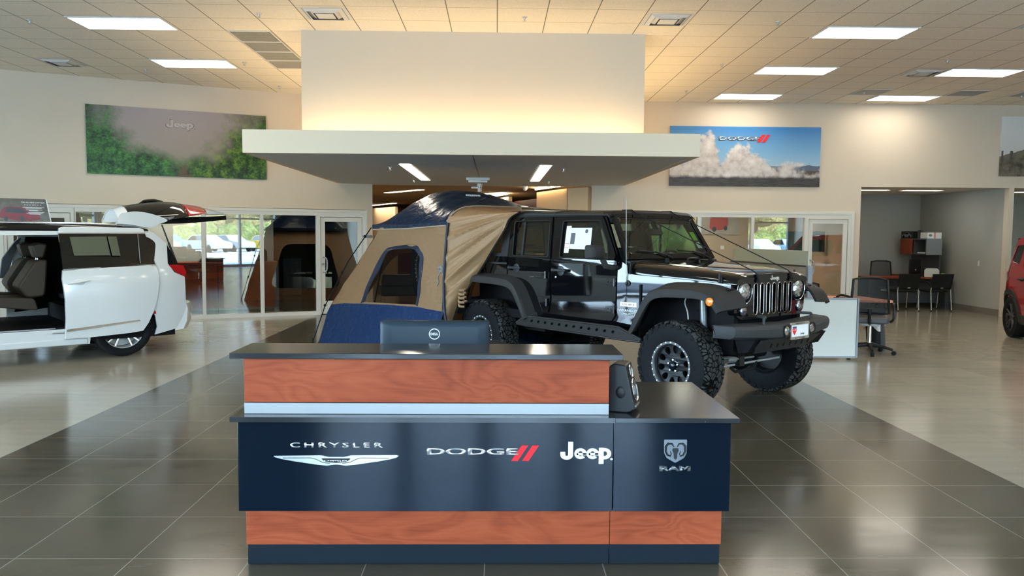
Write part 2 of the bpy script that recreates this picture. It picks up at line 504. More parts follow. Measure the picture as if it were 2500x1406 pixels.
b = B(); b.box(-2.60, 1.95, 16.36, 16.48, 2.66, CZ); struct(b.build('wall_over_corridor', 'wall_paint'))
b = B(); b.box(-12.5, -12.36, 10.8, 12.2, 0, CZ); b.box(-12.5, -12.36, -5.2, -4.5, 0, CZ); b.box(-12.5, -12.36, -4.5, 10.8, 3.3, CZ); b.box(-12.5, -12.36, -4.5, 10.8, 0, .10); struct(b.build('wall_far_left', 'wall_paint'))
b = B()
for y in (-4.5, -2.5, -.5, 1.5, 3.5, 5.5, 7.5, 9.2, 10.8): b.box(-12.49, -12.37, y-.05, y+.05, .1, 3.3)
b.box(-12.48, -12.38, -4.5, 10.8, 2.26, 2.34); struct(b.build('trim_side_mullions', 'facade_metal'))
b = B(); b.box(-12.44, -12.43, -4.5, 10.8, .1, 3.3); struct(b.build('window_10', 'facade_glass'))
b = B(); b.box(14.2, 14.34, -5.2, 16.3, 0, CZ); struct(b.build('wall_far_right', 'wall_paint'))

# glazed front of the building, behind the camera
b = B(); b.box(-12.5, 14.34, -5.2, -5.0, 4.15, CZ)
for x0, x1 in ((-12.5, -11.3), (-4.6, -2.75), (2.5, 4.4), (9.8, 12.0), (13.9, 14.34)): b.box(x0, x1, -5.2, -5.0, 0, 4.15)  # wide piers beside the entrance added to darken the desk front's reflections
struct(b.build('wall_front', 'facade_wall'))
b = B()
xs = [-11.3, -9.6, -7.9, -6.2, -4.6, 4.4, 6.0, 7.8, 9.8]
for x in xs: b.box(x-0.05, x+0.05, -5.18, -5.03, 0, 4.15)
for x in (-1.46, -0.15, 1.2): b.box(x-0.14, x+0.14, -5.2, -4.98, 0, 4.15)
b.box(-11.3, 9.8, -5.17, -5.04, 2.26, 2.34); b.box(-11.3, 9.8, -5.17, -5.04, 3.26, 3.34); b.box(-11.3, 9.8, -5.17, -5.04, 0, 0.12); b.box(12, 13.9, -5.17, -5.04, 2.26, 2.34)
struct(b.build('trim_front_mullions', 'facade_metal'))
b = B(); b.box(-11.3, 9.8, -5.11, -5.10, 0.1, 4.15); b.box(12, 13.9, -5.11, -5.10, 0.1, 4.15)
struct(b.build('window_9', 'facade_glass'))

# soffit canopy and the box above it
b = B()
b.box(-3.22, 2.60, 10.16, 10.26, 2.652, 2.945)
b.box(-3.22, -3.12, 10.26, 16.1, 2.652, 2.945); b.box(2.50, 2.60, 10.26, 16.22, 2.652, 2.945)
struct(b.build('trim_canopy_fascia', 'canopy_paint', bevel=0.004), 'white fascia of the dropped canopy')
b = B(); b.box(-3.12, 2.50, 10.26, 16.70, 2.655, 2.73); struct(b.build('ceiling_canopy', 'canopy_under'), 'grey underside of the dropped canopy')
b = B(); b.box(-0.314, -0.308, 10.30, 16.6, 2.6525, 2.6545); struct(b.build('trim_canopy_joint', 'dark_grey'))
b = B(); b.box(-2.64, 2.00, 10.87, 16.3, 2.73, CZ); struct(b.build('wall_canopy_box', 'box_paint'), 'cream box that joins the canopy to the ceiling')
for q, lab in (((-2.62, 1.98, 10.60, 10.66), 'warm cove light strip behind the front of the canopy fascia'), ((-2.95, -2.89, 10.9, 15.8), 'warm cove light strip on the left side of the cream box'), ((2.24, 2.30, 10.9, 16.0), 'warm cove light strip on the right side of the cream box')):
    b = B(); b.box(*q, 2.80, 2.83); tag(b.build('cove_light_strip', 'cove_light'), lab, 'light', 'canopy cove lights')

# corridor behind the canopy
def wallseg(name, pts, z0, z1, m, th=0.12):
    bb = B()
    for (x0, y0), (x1, y1) in zip(pts[:-1], pts[1:]):
        d = Vector((x1-x0, y1-y0)).normalized(); n = Vector((-d.y, d.x))*th
        bb.hexa([(x0, y0, z0), (x1, y1, z0), (x1+n.x, y1+n.y, z0), (x0+n.x, y0+n.y, z0), (x0, y0, z1), (x1, y1, z1), (x1+n.x, y1+n.y, z1), (x0+n.x, y0+n.y, z1)])
    return struct(bb.build(name, m))
b = B(); b.box(-9, 4.0, 16.70, 34, 2.72, 2.78); struct(b.build('ceiling_corridor', 'corridor_ceiling'))
wallseg('wall_corridor_right', [(-0.1, 22.5), (0.40, 20.55)], 0, 2.62, 'corridor_wall', -0.1)
wallseg('wall_corridor_near', [(1.02, 18.44), (1.57, 16.75), (1.945, 16.3)], 0, 2.62, 'corridor_wall', -0.1)
wallseg('wall_corridor_back', [(-5.2, 32.0), (-3.6, 29.0)], 0, 2.62, 'corridor_wall', -0.1)
wallseg('wall_corridor_far', [(-2.75, 27.5), (-0.1, 22.5)], 0, 2.62, 'corridor_wall', -0.1)
wallseg('wall_corridor_shell', [(-2.57, 16.5), (-4.7, 22.6), (-9, 27), (-9, 34), (4, 34), (4, 17)], 0, 2.74, 'corridor_wall', 0.06)
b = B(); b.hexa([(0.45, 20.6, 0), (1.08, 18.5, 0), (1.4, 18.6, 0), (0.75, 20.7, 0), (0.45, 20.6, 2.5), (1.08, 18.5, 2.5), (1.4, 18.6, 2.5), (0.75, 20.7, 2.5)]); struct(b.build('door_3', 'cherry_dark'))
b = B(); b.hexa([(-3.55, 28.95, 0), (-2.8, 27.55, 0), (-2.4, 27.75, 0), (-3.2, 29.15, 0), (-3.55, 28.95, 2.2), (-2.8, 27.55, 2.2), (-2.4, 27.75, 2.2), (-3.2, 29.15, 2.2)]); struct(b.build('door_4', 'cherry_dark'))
for pts, lab in (([(0.90, 18.44), (1.45, 16.78)], 'warm cove light over the tan corridor wall nearest the right office'), ([(0.28, 20.55), (-0.22, 22.4)], 'warm cove light over the farther tan corridor wall')):
    b = B(); b.tube([(x, y, 2.69) for x, y in pts], 0.016, 6)
    tag(b.build('corridor_cove_light', 'corridor_light'), lab, 'light', 'corridor cove lights')

# offices behind the left glazing
b = B(); b.M = LWM
b.box(-5.4, -0.28, 1.80, 1.90, 0, 2.5); b.box(-5.5, -5.4, 0.14, 1.9, 0, 2.5)
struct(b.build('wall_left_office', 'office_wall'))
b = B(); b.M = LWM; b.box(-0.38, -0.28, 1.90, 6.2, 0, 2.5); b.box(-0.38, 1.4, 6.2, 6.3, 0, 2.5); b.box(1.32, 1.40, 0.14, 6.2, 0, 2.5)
struct(b.build('wall_left_office_dark', 'office_wall_shaded'))
b = B(); b.M = LWM; b.box(-5.4, 1.4, 0.14, 6.3, 2.45, 2.5); struct(b.build('ceiling_left_office', 'office_wall_shaded'))
# right office
b = B(); b.box(2.3, 7.4, 19.6, 19.7, 0, 2.6); b.box(2.2, 2.3, 16.36, 19.7, 0, 2.6); b.box(7.36, 7.48, 16.36, 19.7, 0, 2.7)
struct(b.build('wall_right_office', 'brown_wall'))
b = B(); b.box(2.3, 7.4, 16.36, 19.7, 2.55, 2.62); struct(b.build('ceiling_right_office', 'office_wall_shaded'))
# alcoves
b = B(); b.box(7.48, 14.2, 19.62, 19.72, 0, 2.75); b.box(10.58, 10.69, 16.36, 19.62, 0, 2.75); b.box(13.8, 13.9, 16.36, 19.62, 0, 2.75)
struct(b.build('wall_alcove', 'alcove_wall'))
b = B(); b.box(7.42, 14.2, 16.36, 19.7, 2.70, 2.76); struct(b.build('ceiling_alcove', 'ceiling_tiles'))
b = B(); b.box(10.565, 10.58, 16.37, 19.6, 0, 0.14); b.box(7.49, 10.57, 19.605, 19.62, 0, 0.14); b.box(10.58, 10.69, 16.205, 16.22, 0, 0.14)
struct(b.build('baseboard_alcove', 'baseboard_rubber'))
b = B(); b.box(1.96, 3.02, 16.205, 16.22, 0, 0.12); b.box(7.37, 7.49, 16.205, 16.22, 0, 0.12); struct(b.build('baseboard_right', 'baseboard_rubber'))

# aluminium storefront frames
def glazing(Mx, bays, top, y0, start):
    """bays: (x0, x1, 'w'|'d') ; one window or door per bay"""
    wn, dn = start
    for x0, x1, kd in bays:
        b = B(); b.M = Mx; fw = 0.03
        if kd == 'w':
            b.box(x0+.0005, x0+fw, y0-0.02, y0+0.10, 0, top); b.box(x1-fw, x1-.0005, y0-0.02, y0+0.10, 0, top)
            b.box(x0+fw, x1-fw, y0-0.02, y0+0.10, 0, 0.07); b.box(x0+fw, x1-fw, y0-0.02, y0+0.10, top-0.07, top)
            f = struct(b.build('window_%d' % wn, 'frame_paint')); wn += 1
            p = B(); p.M = Mx; p.box(x0+fw-.005, x1-fw+.005, y0+0.035, y0+0.043, 0.06, top-0.06)
            p.build('pane', 'storefront_glass', f)
        else:
            b.box(x0+.0005, x0+0.045, y0-0.02, y0+0.10, 0, top); b.box(x1-0.05, x1+0.02, y0-0.02, y0+0.10, 0, top); b.box(x0+.045, x1-.05, y0-0.02, y0+0.10, top-0.09, top)
            f = struct(b.build('trim_door_frame_%d' % dn, 'frame_paint'))
            d = B(); d.M = Mx; a0, a1, t = x0+0.055, x1-0.06, top-0.10
            d.prism([(a0, 0.01), (a1, 0.01), (a1, t), (a0, t)], 'y', y0, y0+0.045, [[(a0+0.085, 0.27), (a1-0.085, 0.27), (a1-0.085, t-0.085), (a0+0.085, t-0.085)]])
            dr = struct(d.build('door_%d' % dn, 'frame_paint')); dn += 1
            p = B(); p.M = Mx; p.box(a0+0.08, a1-0.08, y0+0.018, y0+0.026, 0.26, t-0.08); p.build('pane', 'storefront_glass', dr)
            h = B(); h.M = Mx; hx = a0+0.045
            h.tube(spline([(hx, y0-0.005, 0.86), (hx+0.03, y0-0.07, 0.87), (hx+0.06, y0-0.075, 0.93), (hx+0.06, y0-0.075, 1.09), (hx+0.03, y0-0.07, 1.15), (hx, y0-0.005, 1.16)], 5), 0.014, 8)
            h.cyl((hx, y0, 1.02), (hx, y0-0.03, 1.02), 0.022, n=12)
            h.build('door_handle', 'brushed_alu', dr, smooth=50)
    return wn, dn
st = glazing(LWM, [(-5.05, -3.99, 'd'), (-3.99, -2.925, 'w'), (-2.925, -1.855, 'w'), (-1.855, -0.787, 'w'), (-0.787, 0.297, 'w'), (0.297, 1.25, 'd')], 2.06, 0.0, (1, 1))
b = B(); b.M = LWM; b.prism([(-5.12, 0), (-5.05, 0), (-5.05, 2.06), (1.25, 2.06), (1.25, 0), (1.30, 0), (1.30, 2.115), (-5.12, 2.115)], 'y', -0.03, 0.0)
struct(b.build('trim_left_glazing', 'frame_paint', bevel=0.003))
RM = Matrix.Translation((0, 16.22, 0))
glazing(RM, [(3.05, 4.158, 'w'), (4.158, 5.27, 'w'), (5.27, 6.378, 'w'), (6.378, 7.30, 'd')], 2.10, 0.0, (st[0], 5))
b = B(); b.M = RM; b.prism([(3.0, 0), (3.05, 0), (3.05, 2.10), (7.31, 2.10), (7.31, 0), (7.37, 0), (7.37, 2.155), (3.0, 2.155)], 'y', -0.03, 0.0)
struct(b.build('trim_right_glazing', 'frame_paint', bevel=0.003))

# ------------------------------------------------------------------ ceiling fittings
G = 0.6096
def ceiling_light(loc, label):
    t = thing('ceiling_light', label, 'ceiling light', loc, 0, 'ceiling troffer lights')
    f = B(); f.prism([(-G, -G/2), (G, -G/2), (G, G/2), (-G, G/2)], 'z', -0.014, -0.001, [[(-G+.025, -G/2+.025), (G-.025, -G/2+.025), (G-.025, G/2-.025), (-G+.025, G/2-.025)]])
    f.build('frame', 'white_metal', t)
    d = B(); d.box(-G+.02, G-.02, -G/2+.02, G/2-.02, -0.009, -0.004); d.build('diffuser', 'panel_light', t)
    return t
LQ = []
for cx_, y0, lab in ((-8, 17, 'nearer of the two bright ceiling lights over the white minivan'), (-8, 21, 'farther of the two bright ceiling lights on the left, above the forest picture'),
                     (8, 17, 'nearest bright ceiling light in the row of three right of the box'), (8, 21, 'middle bright ceiling light in the row of three right of the box'),
                     (8, 25, 'farthest bright ceiling light in the row of three, above the blue sky picture'), (13, 21, 'nearer ceiling light in the far right row, cut by the picture edge'),
                     (13, 25, 'farther ceiling light in the far right row, above the office alcove')):
    p = (cx_*G-0.006, (y0+0.5)*G-0.035, CZ)
    if not LQ: LQ.append(ceiling_light(p, lab))
    else: LQ.append(dup(LQ[0], p, 0, lab))
for cx_ in (-8, 8, 13):
    for y0 in (13, 9, 5, 1):
        side = 'left' if cx_ < 0 else ('far right' if cx_ > 10 else 'right')
        dup(LQ[0], (cx_*G-0.006, (y0+0.5)*G-0.035, CZ), 0, 'bright ceiling light on the %s nearer the front windows' % side)

def diffuser_vent(loc, label):
    t = thing('ceiling_vent', label, 'ceiling vent', loc, 0, 'square ceiling air vents')
    f = B(); h = G/2-.01
    def ring(r0, r1, z0, z1):
        f.add([(-r0, -r0, z0), (r0, -r0, z0), (r0, r0, z0), (-r0, r0, z0), (-r1, -r1, z1), (r1, -r1, z1), (r1, r1, z1), (-r1, r1, z1)],
              [(0, 1, 5, 4), (1, 2, 6, 5), (2, 3, 7, 6), (3, 0, 4, 7)])
    ring(h, h-.045, -.003, -.004)
    f.build('frame', 'white_metal', t)
    for k, (r0, r1) in enumerate(((h-.055, h-.10), (h-.12, h-.165))):
        f = B(); ring(r0, r1, -.004, -.030); f.build('louver', 'white_metal', t)
    f = B(); f.box(-h+.185, h-.185, -h+.185, h-.185, -.034, -.030); f.build('centre_plate', 'white_metal', t)
    f = B(); f.box(-h+.04, h-.04, -h+.04, h-.04, -.003, -.001); f.build('duct_opening', 'mid_grey', t)
    return t
VT = None
for (gx, gy), lab in (((-3.5, 16.5), 'square ceiling vent left of the cream box'), ((3.5, 16.6), 'square ceiling vent right of the cream box'), ((-11.5, 21.5), 'square ceiling vent above the left wall near the forest picture'),
                 ((11.5, 21.5), 'square ceiling vent between the two right rows of lights'), ((11.5, 16.5), 'square ceiling vent cut by the top right corner')):
    p = (gx*G, gy*G, CZ)
    if VT is None: VT = diffuser_vent(p, lab)
    else: dup(VT, p, 0, lab)
def return_grille(loc, label, group=None):
    t = thing('return_grille', label, 'ceiling grille', loc, 0, group)
    f = B(); h = G/2-.012
    f.prism([(-h, -h), (h, -h), (h, h), (-h, h)], 'z', -.010, -.001, [[(-h+.02, -h+.02), (h-.02, -h+.02), (h-.02, h-.02), (-h+.02, h-.02)]])
    f.build('frame', 'white_metal', t)
    f = B()
    for k in range(30):
        x = -h+.02+(2*h-.04)*k/29; f.box(x-.004, x+.004, -h+.02, h-.02, -.008, -.002)
    f.build('egg_crate', 'grey_metal', t)
    f = B(); f.box(-h+.02, h-.02, -h+.02, h-.02, -.002, -.001); f.build('backing', 'mid_grey', t)
    return t
RG = None
for k, (gx, gy) in enumerate(((-5.5, 18.5), (-5.5, 19.5), (-5.5, 20.5), (-5.5, 21.5), (11.5, 24.5), (14.5, 24.5), (16.5, 24.5))):
    lab = ['first grey return grille, nearest the camera, left of the cream box', 'second grey return grille in the strip left of the cream box', 'third grey return grille in the strip left of the cream box', 'last grey return grille, farthest in the strip left of the cream box',
           'grey return grille left of the farthest right ceiling light', 'grey return grille right of the farthest right ceiling light', 'grey return grille at the far right, above the third picture'][k]
    p = (gx*G-.006, gy*G-.035, CZ)
    if RG is None: RG = return_grille(p, lab, 'grey return air grilles')
    else: dup(RG, p, 0, lab)
def sprinkler(loc, label):
    t = thing('sprinkler_head', label, 'sprinkler', loc, 0, 'ceiling sprinkler heads')
    f = B(); f.lathe([(0, 0), (.035, 0), (.032, -.008), (.012, -.010), (.010, -.035), (.004, -.04), (0, -.04)], n=12); f.build('body', 'dull_chrome', t, smooth=40)
    f = B(); f.lathe([(0, -.045), (.022, -.046), (.022, -.049), (0, -.05)], n=12); f.build('deflector', 'dull_chrome', t, smooth=40)
    return t
SP = None
for (x, y, z), lab in (((-2.97, 10.1, CZ), 'sprinkler head beside the left ceiling vent'), ((0.335, 10.1, CZ), 'sprinkler head in the ceiling over the cream box'), ((-6.05, 10.55, CZ), 'sprinkler head at the top left of the nearest left light'),
                    ((-5.9, 13.6, CZ), 'sprinkler head between the left vent and the far left light'), ((-4.05, 12.95, CZ), 'sprinkler head right of the far left light'), ((-4.05, 15.0, CZ), 'sprinkler head close to the left wall near the box'),
                    ((3.55, 12.65, CZ), 'sprinkler head right of the cream box'), ((3.55, 15.0, CZ), 'sprinkler head near the wall above the blue sky picture'), ((3.55, 10.15, CZ), 'sprinkler head left of the nearest right light'),
                    ((6.9, 12.2, CZ), 'sprinkler head right of the middle right light'), ((6.9, 14.95, CZ), 'sprinkler head right of the farthest middle light'), ((10.0, 15.1, CZ), 'sprinkler head at the far right above the third picture'),
                    ((-1.62, 12.1, 2.652), 'sprinkler head under the canopy left of the left strip light'), ((-1.55, 14.9, 2.652), 'sprinkler head deeper under the canopy near the left strip light'),
                    ((1.02, 12.1, 2.652), 'sprinkler head under the canopy right of the right strip light'), ((0.98, 14.9, 2.652), 'sprinkler head deeper under the canopy near the right strip light')):
    if SP is None: SP = sprinkler((x, y, z), lab)
    else: dup(SP, (x, y, z), 0, lab)
def strip_light(loc, rz, L, label, w=0.17, z=None):
    t = thing('strip_light', label, 'strip light', loc, rz, 'recessed strip lights')
    f = B(); f.prism(rrect(-L/2-.012, L/2+.012, -w/2-.012, w/2+.012, .03), 'z', -.007, -.001, [rrect(-L/2, L/2, -w/2, w/2, .025)]); f.build('rim', 'white_metal', t)
    f = B(); f.prism(rrect(-L/2, L/2, -w/2, w/2, .025), 'z', -.006, -.002); f.build('diffuser', 'strip_light', t)
    return t
for k, (x, y, lab) in enumerate(((8.3, 17.6, 'left ceiling light panel inside the open alcove'), (9.5, 17.6, 'right ceiling light panel inside the open alcove'), (12.2, 17.9, 'ceiling light panel inside the second alcove at the right edge'))):
    t = thing('alcove_light', lab, 'ceiling light', (x, y, 2.70), 0, 'alcove ceiling lights')
    f = B(); f.prism([(-.45, -.16), (.45, -.16), (.45, .16), (-.45, .16)], 'z', -.012, -.001, [[(-.43, -.14), (.43, -.14), (.43, .14), (-.43, .14)]]); f.build('frame', 'white_metal', t)
    f = B(); f.box(-.43, .43, -.14, .14, -.008, -.003); f.build('diffuser', 'alcove_panel', t)
for nm, p, rz, lab in (('left', LWM @ Vector((-2.2, 1.0, 2.45)), AL, 'added fill light panel on the ceiling inside the left office'), ('right', Vector((5.0, 18.0, 2.55)), 0, 'added fill light panel on the ceiling inside the right office')):
    t = thing('office_fill_light', lab, 'ceiling light', p, rz, 'added office fill lights')  # unseen panels added to brighten the two office interiors
    f = B(); f.prism([(-.61, -.3), (.61, -.3), (.61, .3), (-.61, .3)], 'z', -.012, -.001, [[(-.59, -.28), (.59, -.28), (.59, .28), (-.59, .28)]]); f.build('frame', 'white_metal', t)
    f = B(); f.box(-.59, .59, -.28, .28, -.008, -.003); f.build('diffuser', 'office_fill', t)
strip_light((-1.335, 13.3, 2.653), rad(90), 3.4, 'left of the two strip lights under the canopy')
strip_light((0.715, 13.3, 2.653), rad(90), 3.4, 'right of the two strip lights under the canopy')
strip_light((-2.37, 20.24, 2.718), rad(-57), 2.0, 'strip light in the corridor, nearest above the tent left side')
strip_light((-4.2, 29.4, 2.718), rad(-65), 2.9, 'strip light deep in the corridor, farthest left')
strip_light((-0.25, 21.0, 2.718), rad(-57), 1.6, 'short strip light in the corridor right of the tent top')
t = thing('exit_light', 'flat white emergency light fixture under the canopy centre', 'emergency light', (-0.335, 14.2, 2.652))
f = B(); f.box(-.21, .21, -.06, .06, -.05, 0); f.build('housing', 'white_plastic', t, bevel=.008)
f = B(); f.box(-.17, .17, -.05, .05, -.09, -.05); f.build('lens', 'white_plastic', t, bevel=.01)
t = thing('motion_sensor', 'small white sensor camera on the canopy behind the tent top', 'security camera', (-0.34, 15.9, 2.652))
f = B(); f.box(-.17, .02, -.04, .04, -.10, -.06); f.build('arm', 'white_plastic', t, bevel=.006)
f = B(); f.lathe([(.0, 0), (.055, 0), (.052, -.04), (.04, -.09), (.038, -.16), (0, -.16)], n=14); f.build('body', 'white_plastic', t, smooth=40)
f = B(); f.ball((-.018, -.036, -.075), .011, 8, 6); f.ball((.018, -.036, -.075), .011, 8, 6); f.build('lens', 'black_gloss', t)
t = thing('dome_camera', 'white dome camera on the corridor ceiling edge', 'security camera', (0.63, 17.7, 2.72))
f = B(); f.lathe([(0, 0), (.06, 0), (.06, -.04), (0, -.045)], n=16); f.build('base', 'white_plastic', t, smooth=40)
f = B(); f.ball((0, 0, -.055), .05, 14, 10); f.build('dome', 'white_plastic', t, smooth=40)
# ------------------------------------------------------------------ reception desk
t = thing('reception_desk', 'two-level reception desk with black front and cherry wood bands', 'reception desk', (0, 3.7, 0))
def dpart(name, bx, m, bev=0.0, **k):
    b = B()
    for q in bx: b.box(*q)
    return b.build(name, m, t, bevel=bev, **k)
dpart('plinth', [(-1.222, 0.572, .145, .90, .004, .104)], 'kick_black', .003)
dpart('plinth', [(0.574, 1.128, .145, .90, .004, .104)], 'kick_black', .003)
dpart('lower_wood_band', [(-1.226, 0.572, .138, .90, .106, .296)], 'cherry', .002)
dpart('lower_wood_band', [(0.5745, 1.132, .138, .90, .106, .296)], 'cherry', .002)
dpart('front_panel', [(-1.236, 0.5725, .062, .13, .302, .7505)], 'black_gloss', .002)
fpr = dpart('front_panel', [(0.575, 1.146, .062, .13, .302, .7505)], 'black_gloss', .002)
dpart('cabinet_body', [(-1.20, 1.12, .13, .92, .296, .7505)], 'kick_black')
dpart('lower_counter', [(-1.255, 0.572, .008, .10, .7505, .775), (-1.255, -0.6, .10, .9, .7505, .775), (-.6, 0.572, .10, .93, .7505, .775)], 'black_counter')
dpart('lower_counter', [(0.573, 1.170, .008, .945, .7505, .775)], 'black_counter', .002)
dpart('aluminium_band', [(-1.206, 0.550, .075, .16, .776, .829)], 'brushed_alu', .001)
dpart('upper_wood_panel', [(-1.206, 0.550, .075, .16, .832, 1.049)], 'cherry', .002)
dpart('upper_counter', [(-1.262, 0.610, .035, .395, 1.049, 1.075)], 'black_counter', .002)
fy = .062
def FM(x, z): return frame((x, fy, z), (1, 0, 0), (0, 0, 1))
def PX(px): return (px-1212)/1930*3.745+0.0    # panel pixel column -> x
# lettering on the black front
text('chrysler_lettering', 'CHRYSLER', FM(-.762, .628), .445, .026, 'badge_silver', t, .004, 0.022, 0, 1.45)
def wing(side):
    return [(-.300*side, .032), (-.06*side, .034)]
w = B(); w.M = FM(-.765, .552)
w.prism([(-.300, .022), (-.29, .016), (-.26, .008), (-.20, -.003), (-.10, -.018), (-.045, -.024), (-.02, -.020), (0, -.018), (.02, -.020), (.045, -.024), (.10, -.018), (.20, -.003), (.26, .008), (.29, .016), (.300, .024), (.290, .0275), (.07, .026), (.05, .021), (.035, .018), (-.035, .018), (-.05, .021), (-.07, .026), (-.290, .0235)], 'z', 0, .006)
w.build('wing_emblem', 'badge_silver', t)
w = B(); w.M = FM(-.765, .552); w.prism(rounded([(-.072, .012), (.072, .012), (.05, -.006), (0, -.010), (-.05, -.006)], .006), 'z', .006, .008); w.build('emblem_bar', 'black_satin', t)
w = B(); w.M = FM(-.765, .552)
for s in (-1, 1):
    w.tube([(s*.255, .013, .0065), (s*.12, .014, .0065), (s*.095, .007, .0065), (s*.065, -.008, .0065), (s*.03, -.013, .0065)], .0014, 4)
w.build('emblem_lines', 'black_satin', t)
text('emblem_lettering', 'CHRYSLER', FM(-.765, .553) @ T(0, 0, .008), .112, .0075, 'badge_silver', t, .002, 0.02)
text('dodge_lettering', 'DODGE', FM(-.108, .598), .440, .034, 'badge_silver', t, .005, 0.03)
for k in (0, 1):
    w = B(); w.M = FM(.078+k*.052, .590); w.prism([(0, -.038), (.032, -.038), (.082, .038), (.05, .038)], 'z', .0005, .004); w.build('red_stripe', 'badge_red', t)
def jeep_letters(Mx, w, h, m, parent, ex):
    """rounded bold J e e p built from strokes in a unit box 4.42 wide, x-height 1.5"""
    bb = B()
    sw = .46
    def stroke(pts, width=sw):
        P = [Vector(p) for p in pts]; L = []; R = []
        for i, p in enumerate(P):
            d = (P[min(i+1, len(P)-1)]-P[max(i-1, 0)]).normalized(); n = Vector((-d.y, d.x))*width/2
            L.append(p+n); R.append(p-n)
        for i in range(len(P)-1):
            q = [L[i], L[i+1], R[i+1], R[i]]
            z0 = [(a.x, a.y, 0) for a in q]; z1 = [(a.x, a.y, 1) for a in q]
            bb.add(z0+z1, [(0, 1, 2, 3), (7, 6, 5, 4), (0, 1, 5, 4), (2, 3, 7, 6), (1, 2, 6, 5), (3, 0, 4, 7)])
    def arc(cx, cy, rx, ry, a0, a1, n=22): return [(cx+rx*math.cos(rad(a0+(a1-a0)*k/n)), cy+ry*math.sin(rad(a0+(a1-a0)*k/n))) for k in range(n+1)]
    stroke([(.93, 2.2), (.93, .6)]+arc(.565, .56, .365, .36, 0, -180)+[(.20, .95)])
    for ox in (1.36, 2.50):
        stroke(arc(ox+.50, .73, .40, .50, -42, -360)+[(ox+.90, .60)], .36)
        stroke([(ox+.14, .66), (ox+1.06, .66)], .27)
    stroke([(3.82, 1.46), (3.82, -.56)])
    bb.prism(circ(4.14, .73, .62, 30, .71), 'z', 0, .97, [circ(4.16, .73, .21, 20, .31)])
    bb.prism(circ(4.80, .05, .13, 12), 'z', 0, 1)
    s = w/4.9; sy = h/2.76
    for i, v in enumerate(bb.v):
        bb.v[i] = Mx @ Vector((v.x*s-w/2, (v.y+.56)*sy-h/2, v.z*ex))
    return bb.build('jeep_lettering' if False else 'lettering', m, parent, weld=False)
jeep_letters(FM(.4435, .5925), .252, .108, 'badge_silver', t, .006)
# ram shield
sx, sz = .875, .603
w = B(); w.M = FM(sx, sz)
sh = rounded([(-.056, .056), (.056, .056), (.055, -.012), (.043, -.035), (0, -.060), (-.043, -.035), (-.055, -.012)], .006)
w.prism(sh, 'z', 0, .005); w.build('ram_shield', 'badge_grey', t, bevel=.0012)
w = B(); w.M = FM(sx, sz)
for s in (-1, 1):
    w.tube([(s*.008, .020, .006), (s*.018, .036, .006), (s*.036, .036, .006), (s*.047, .022, .006), (s*.047, -.002, .006), (s*.038, -.020, .006), (s*.024, -.026, .006), (s*.020, -.014, .006), (s*.026, .0, .006)], [.002, .0045, .006, .006, .0055, .005, .004, .003, .0015], 6)
w.prism([(-.012, .014), (.012, .014), (.016, .004), (.009, -.012), (.007, -.036), (0, -.044), (-.007, -.036), (-.009, -.012), (-.016, .004)], 'z', .005, .0075)
w.build('ram_head', 'black_satin', t)
text('ram_lettering', 'RAM', FM(.875, .5155), .152, .025, 'badge_grey', t, .005, 0.06)

# ------------------------------------------------------------------ things on and behind the desk
t = thing('computer_monitor', 'black monitor back with a round white logo, behind the reception counter', 'monitor', (-0.335, 4.33, .775))
b = B(); b.prism(rrect(-.300, .300, .06, .395, .012), 'y', -.002, .022); b.build('bezel', 'black_plastic', t, bevel=.004)
b = B()
b.loft([[(x*kx, y, .2275+(z-.2275)*kz) for x, z in rrect(-.298, .298, .062, .393, .02)] for kx, kz, y in ((1, 1, 0), (.985, .98, -.012), (.93, .93, -.024), (.80, .82, -.034))])
b.build('back_cover', 'monitor_grey', t, smooth=40)
b = B(); b.box(-.265, .265, -.018, -.010, .372, .376); b.build('vent_slot', 'interior_black', t)
b = B(); b.lathe([(.026, 0), (.030, 0), (.030, .003), (.026, .003)], (0, 0, 0), 'y', 36, True)
for i, v in enumerate(b.v): b.v[i] = Vector((v.x, -.0345-v.y, v.z+.325))
b.build('logo_ring', 'badge_white', t)
text('logo_lettering', 'DELL', frame((0, -.0345, .325), (1, 0, 0), (0, 0, 1)), .042, .013, 'badge_white', t, .003, .03)
b = B(); b.box(-.05, .05, -.05, -.02, .02, .24); b.build('stand_neck', 'black_plastic', t, bevel=.01)
b = B(); b.prism(rrect(-.13, .13, -.13, .10, .03), 'z', .001, .018); b.build('stand_base', 'black_plastic', t, bevel=.004)

t = thing('desktop_speaker', 'black desktop speaker with chrome-rimmed drivers, on the lower counter', 'speaker', (.635, 3.90, .7752), rad(-20))
b = B()
pr = [(-.055, 0), (.045, 0), (.078, .02), (.028, .235), (-.03, .240), (-.055, .225)]   # side profile (x toward the front baffle, z)
b.prism(rounded(pr, .012), 'y', -.075, .075); b.build('cabinet', 'black_satin', t, bevel=.006, segs=3)
nx = Vector((.215, 0, .05)).normalized(); zu = Vector((-.05, 0, .215)).normalized()
for h, r in ((.20, .028), (.105, .052)):
    c = Vector((.078, 0, .02))+zu*(h-.02)
    Fm = frame(c, (0, 1, 0), zu)
    b = B(); b.M = Fm; b.lathe([(r, -.002), (r+.006, .004), (r+.002, .007), (r-.003, .003)], n=28, closed=True); b.build('driver_ring', 'chrome', t, smooth=40)
    b = B(); b.M = Fm; b.lathe([(r, .001), (r*.55, -.002), (r*.4, .004), (0, .008)], n=24); b.build('driver_cone', 'mid_grey', t, smooth=40)
Fm = frame((.0, -.076, .105), (1, 0, 0), (0, 0, 1))
b = B(); b.ball((.005, -.070, .10), (.026, .014, .032), 16, 10); b.build('side_knob', 'black_plastic', t, smooth=50)
b = B(); Fm = frame(Vector((.078, 0, .02))+zu*.012, (0, 1, 0), zu); b.M = Fm; b.box(-.05, .05, -.003, .003, .0, .004); b.build('trim_strip', 'chrome', t)
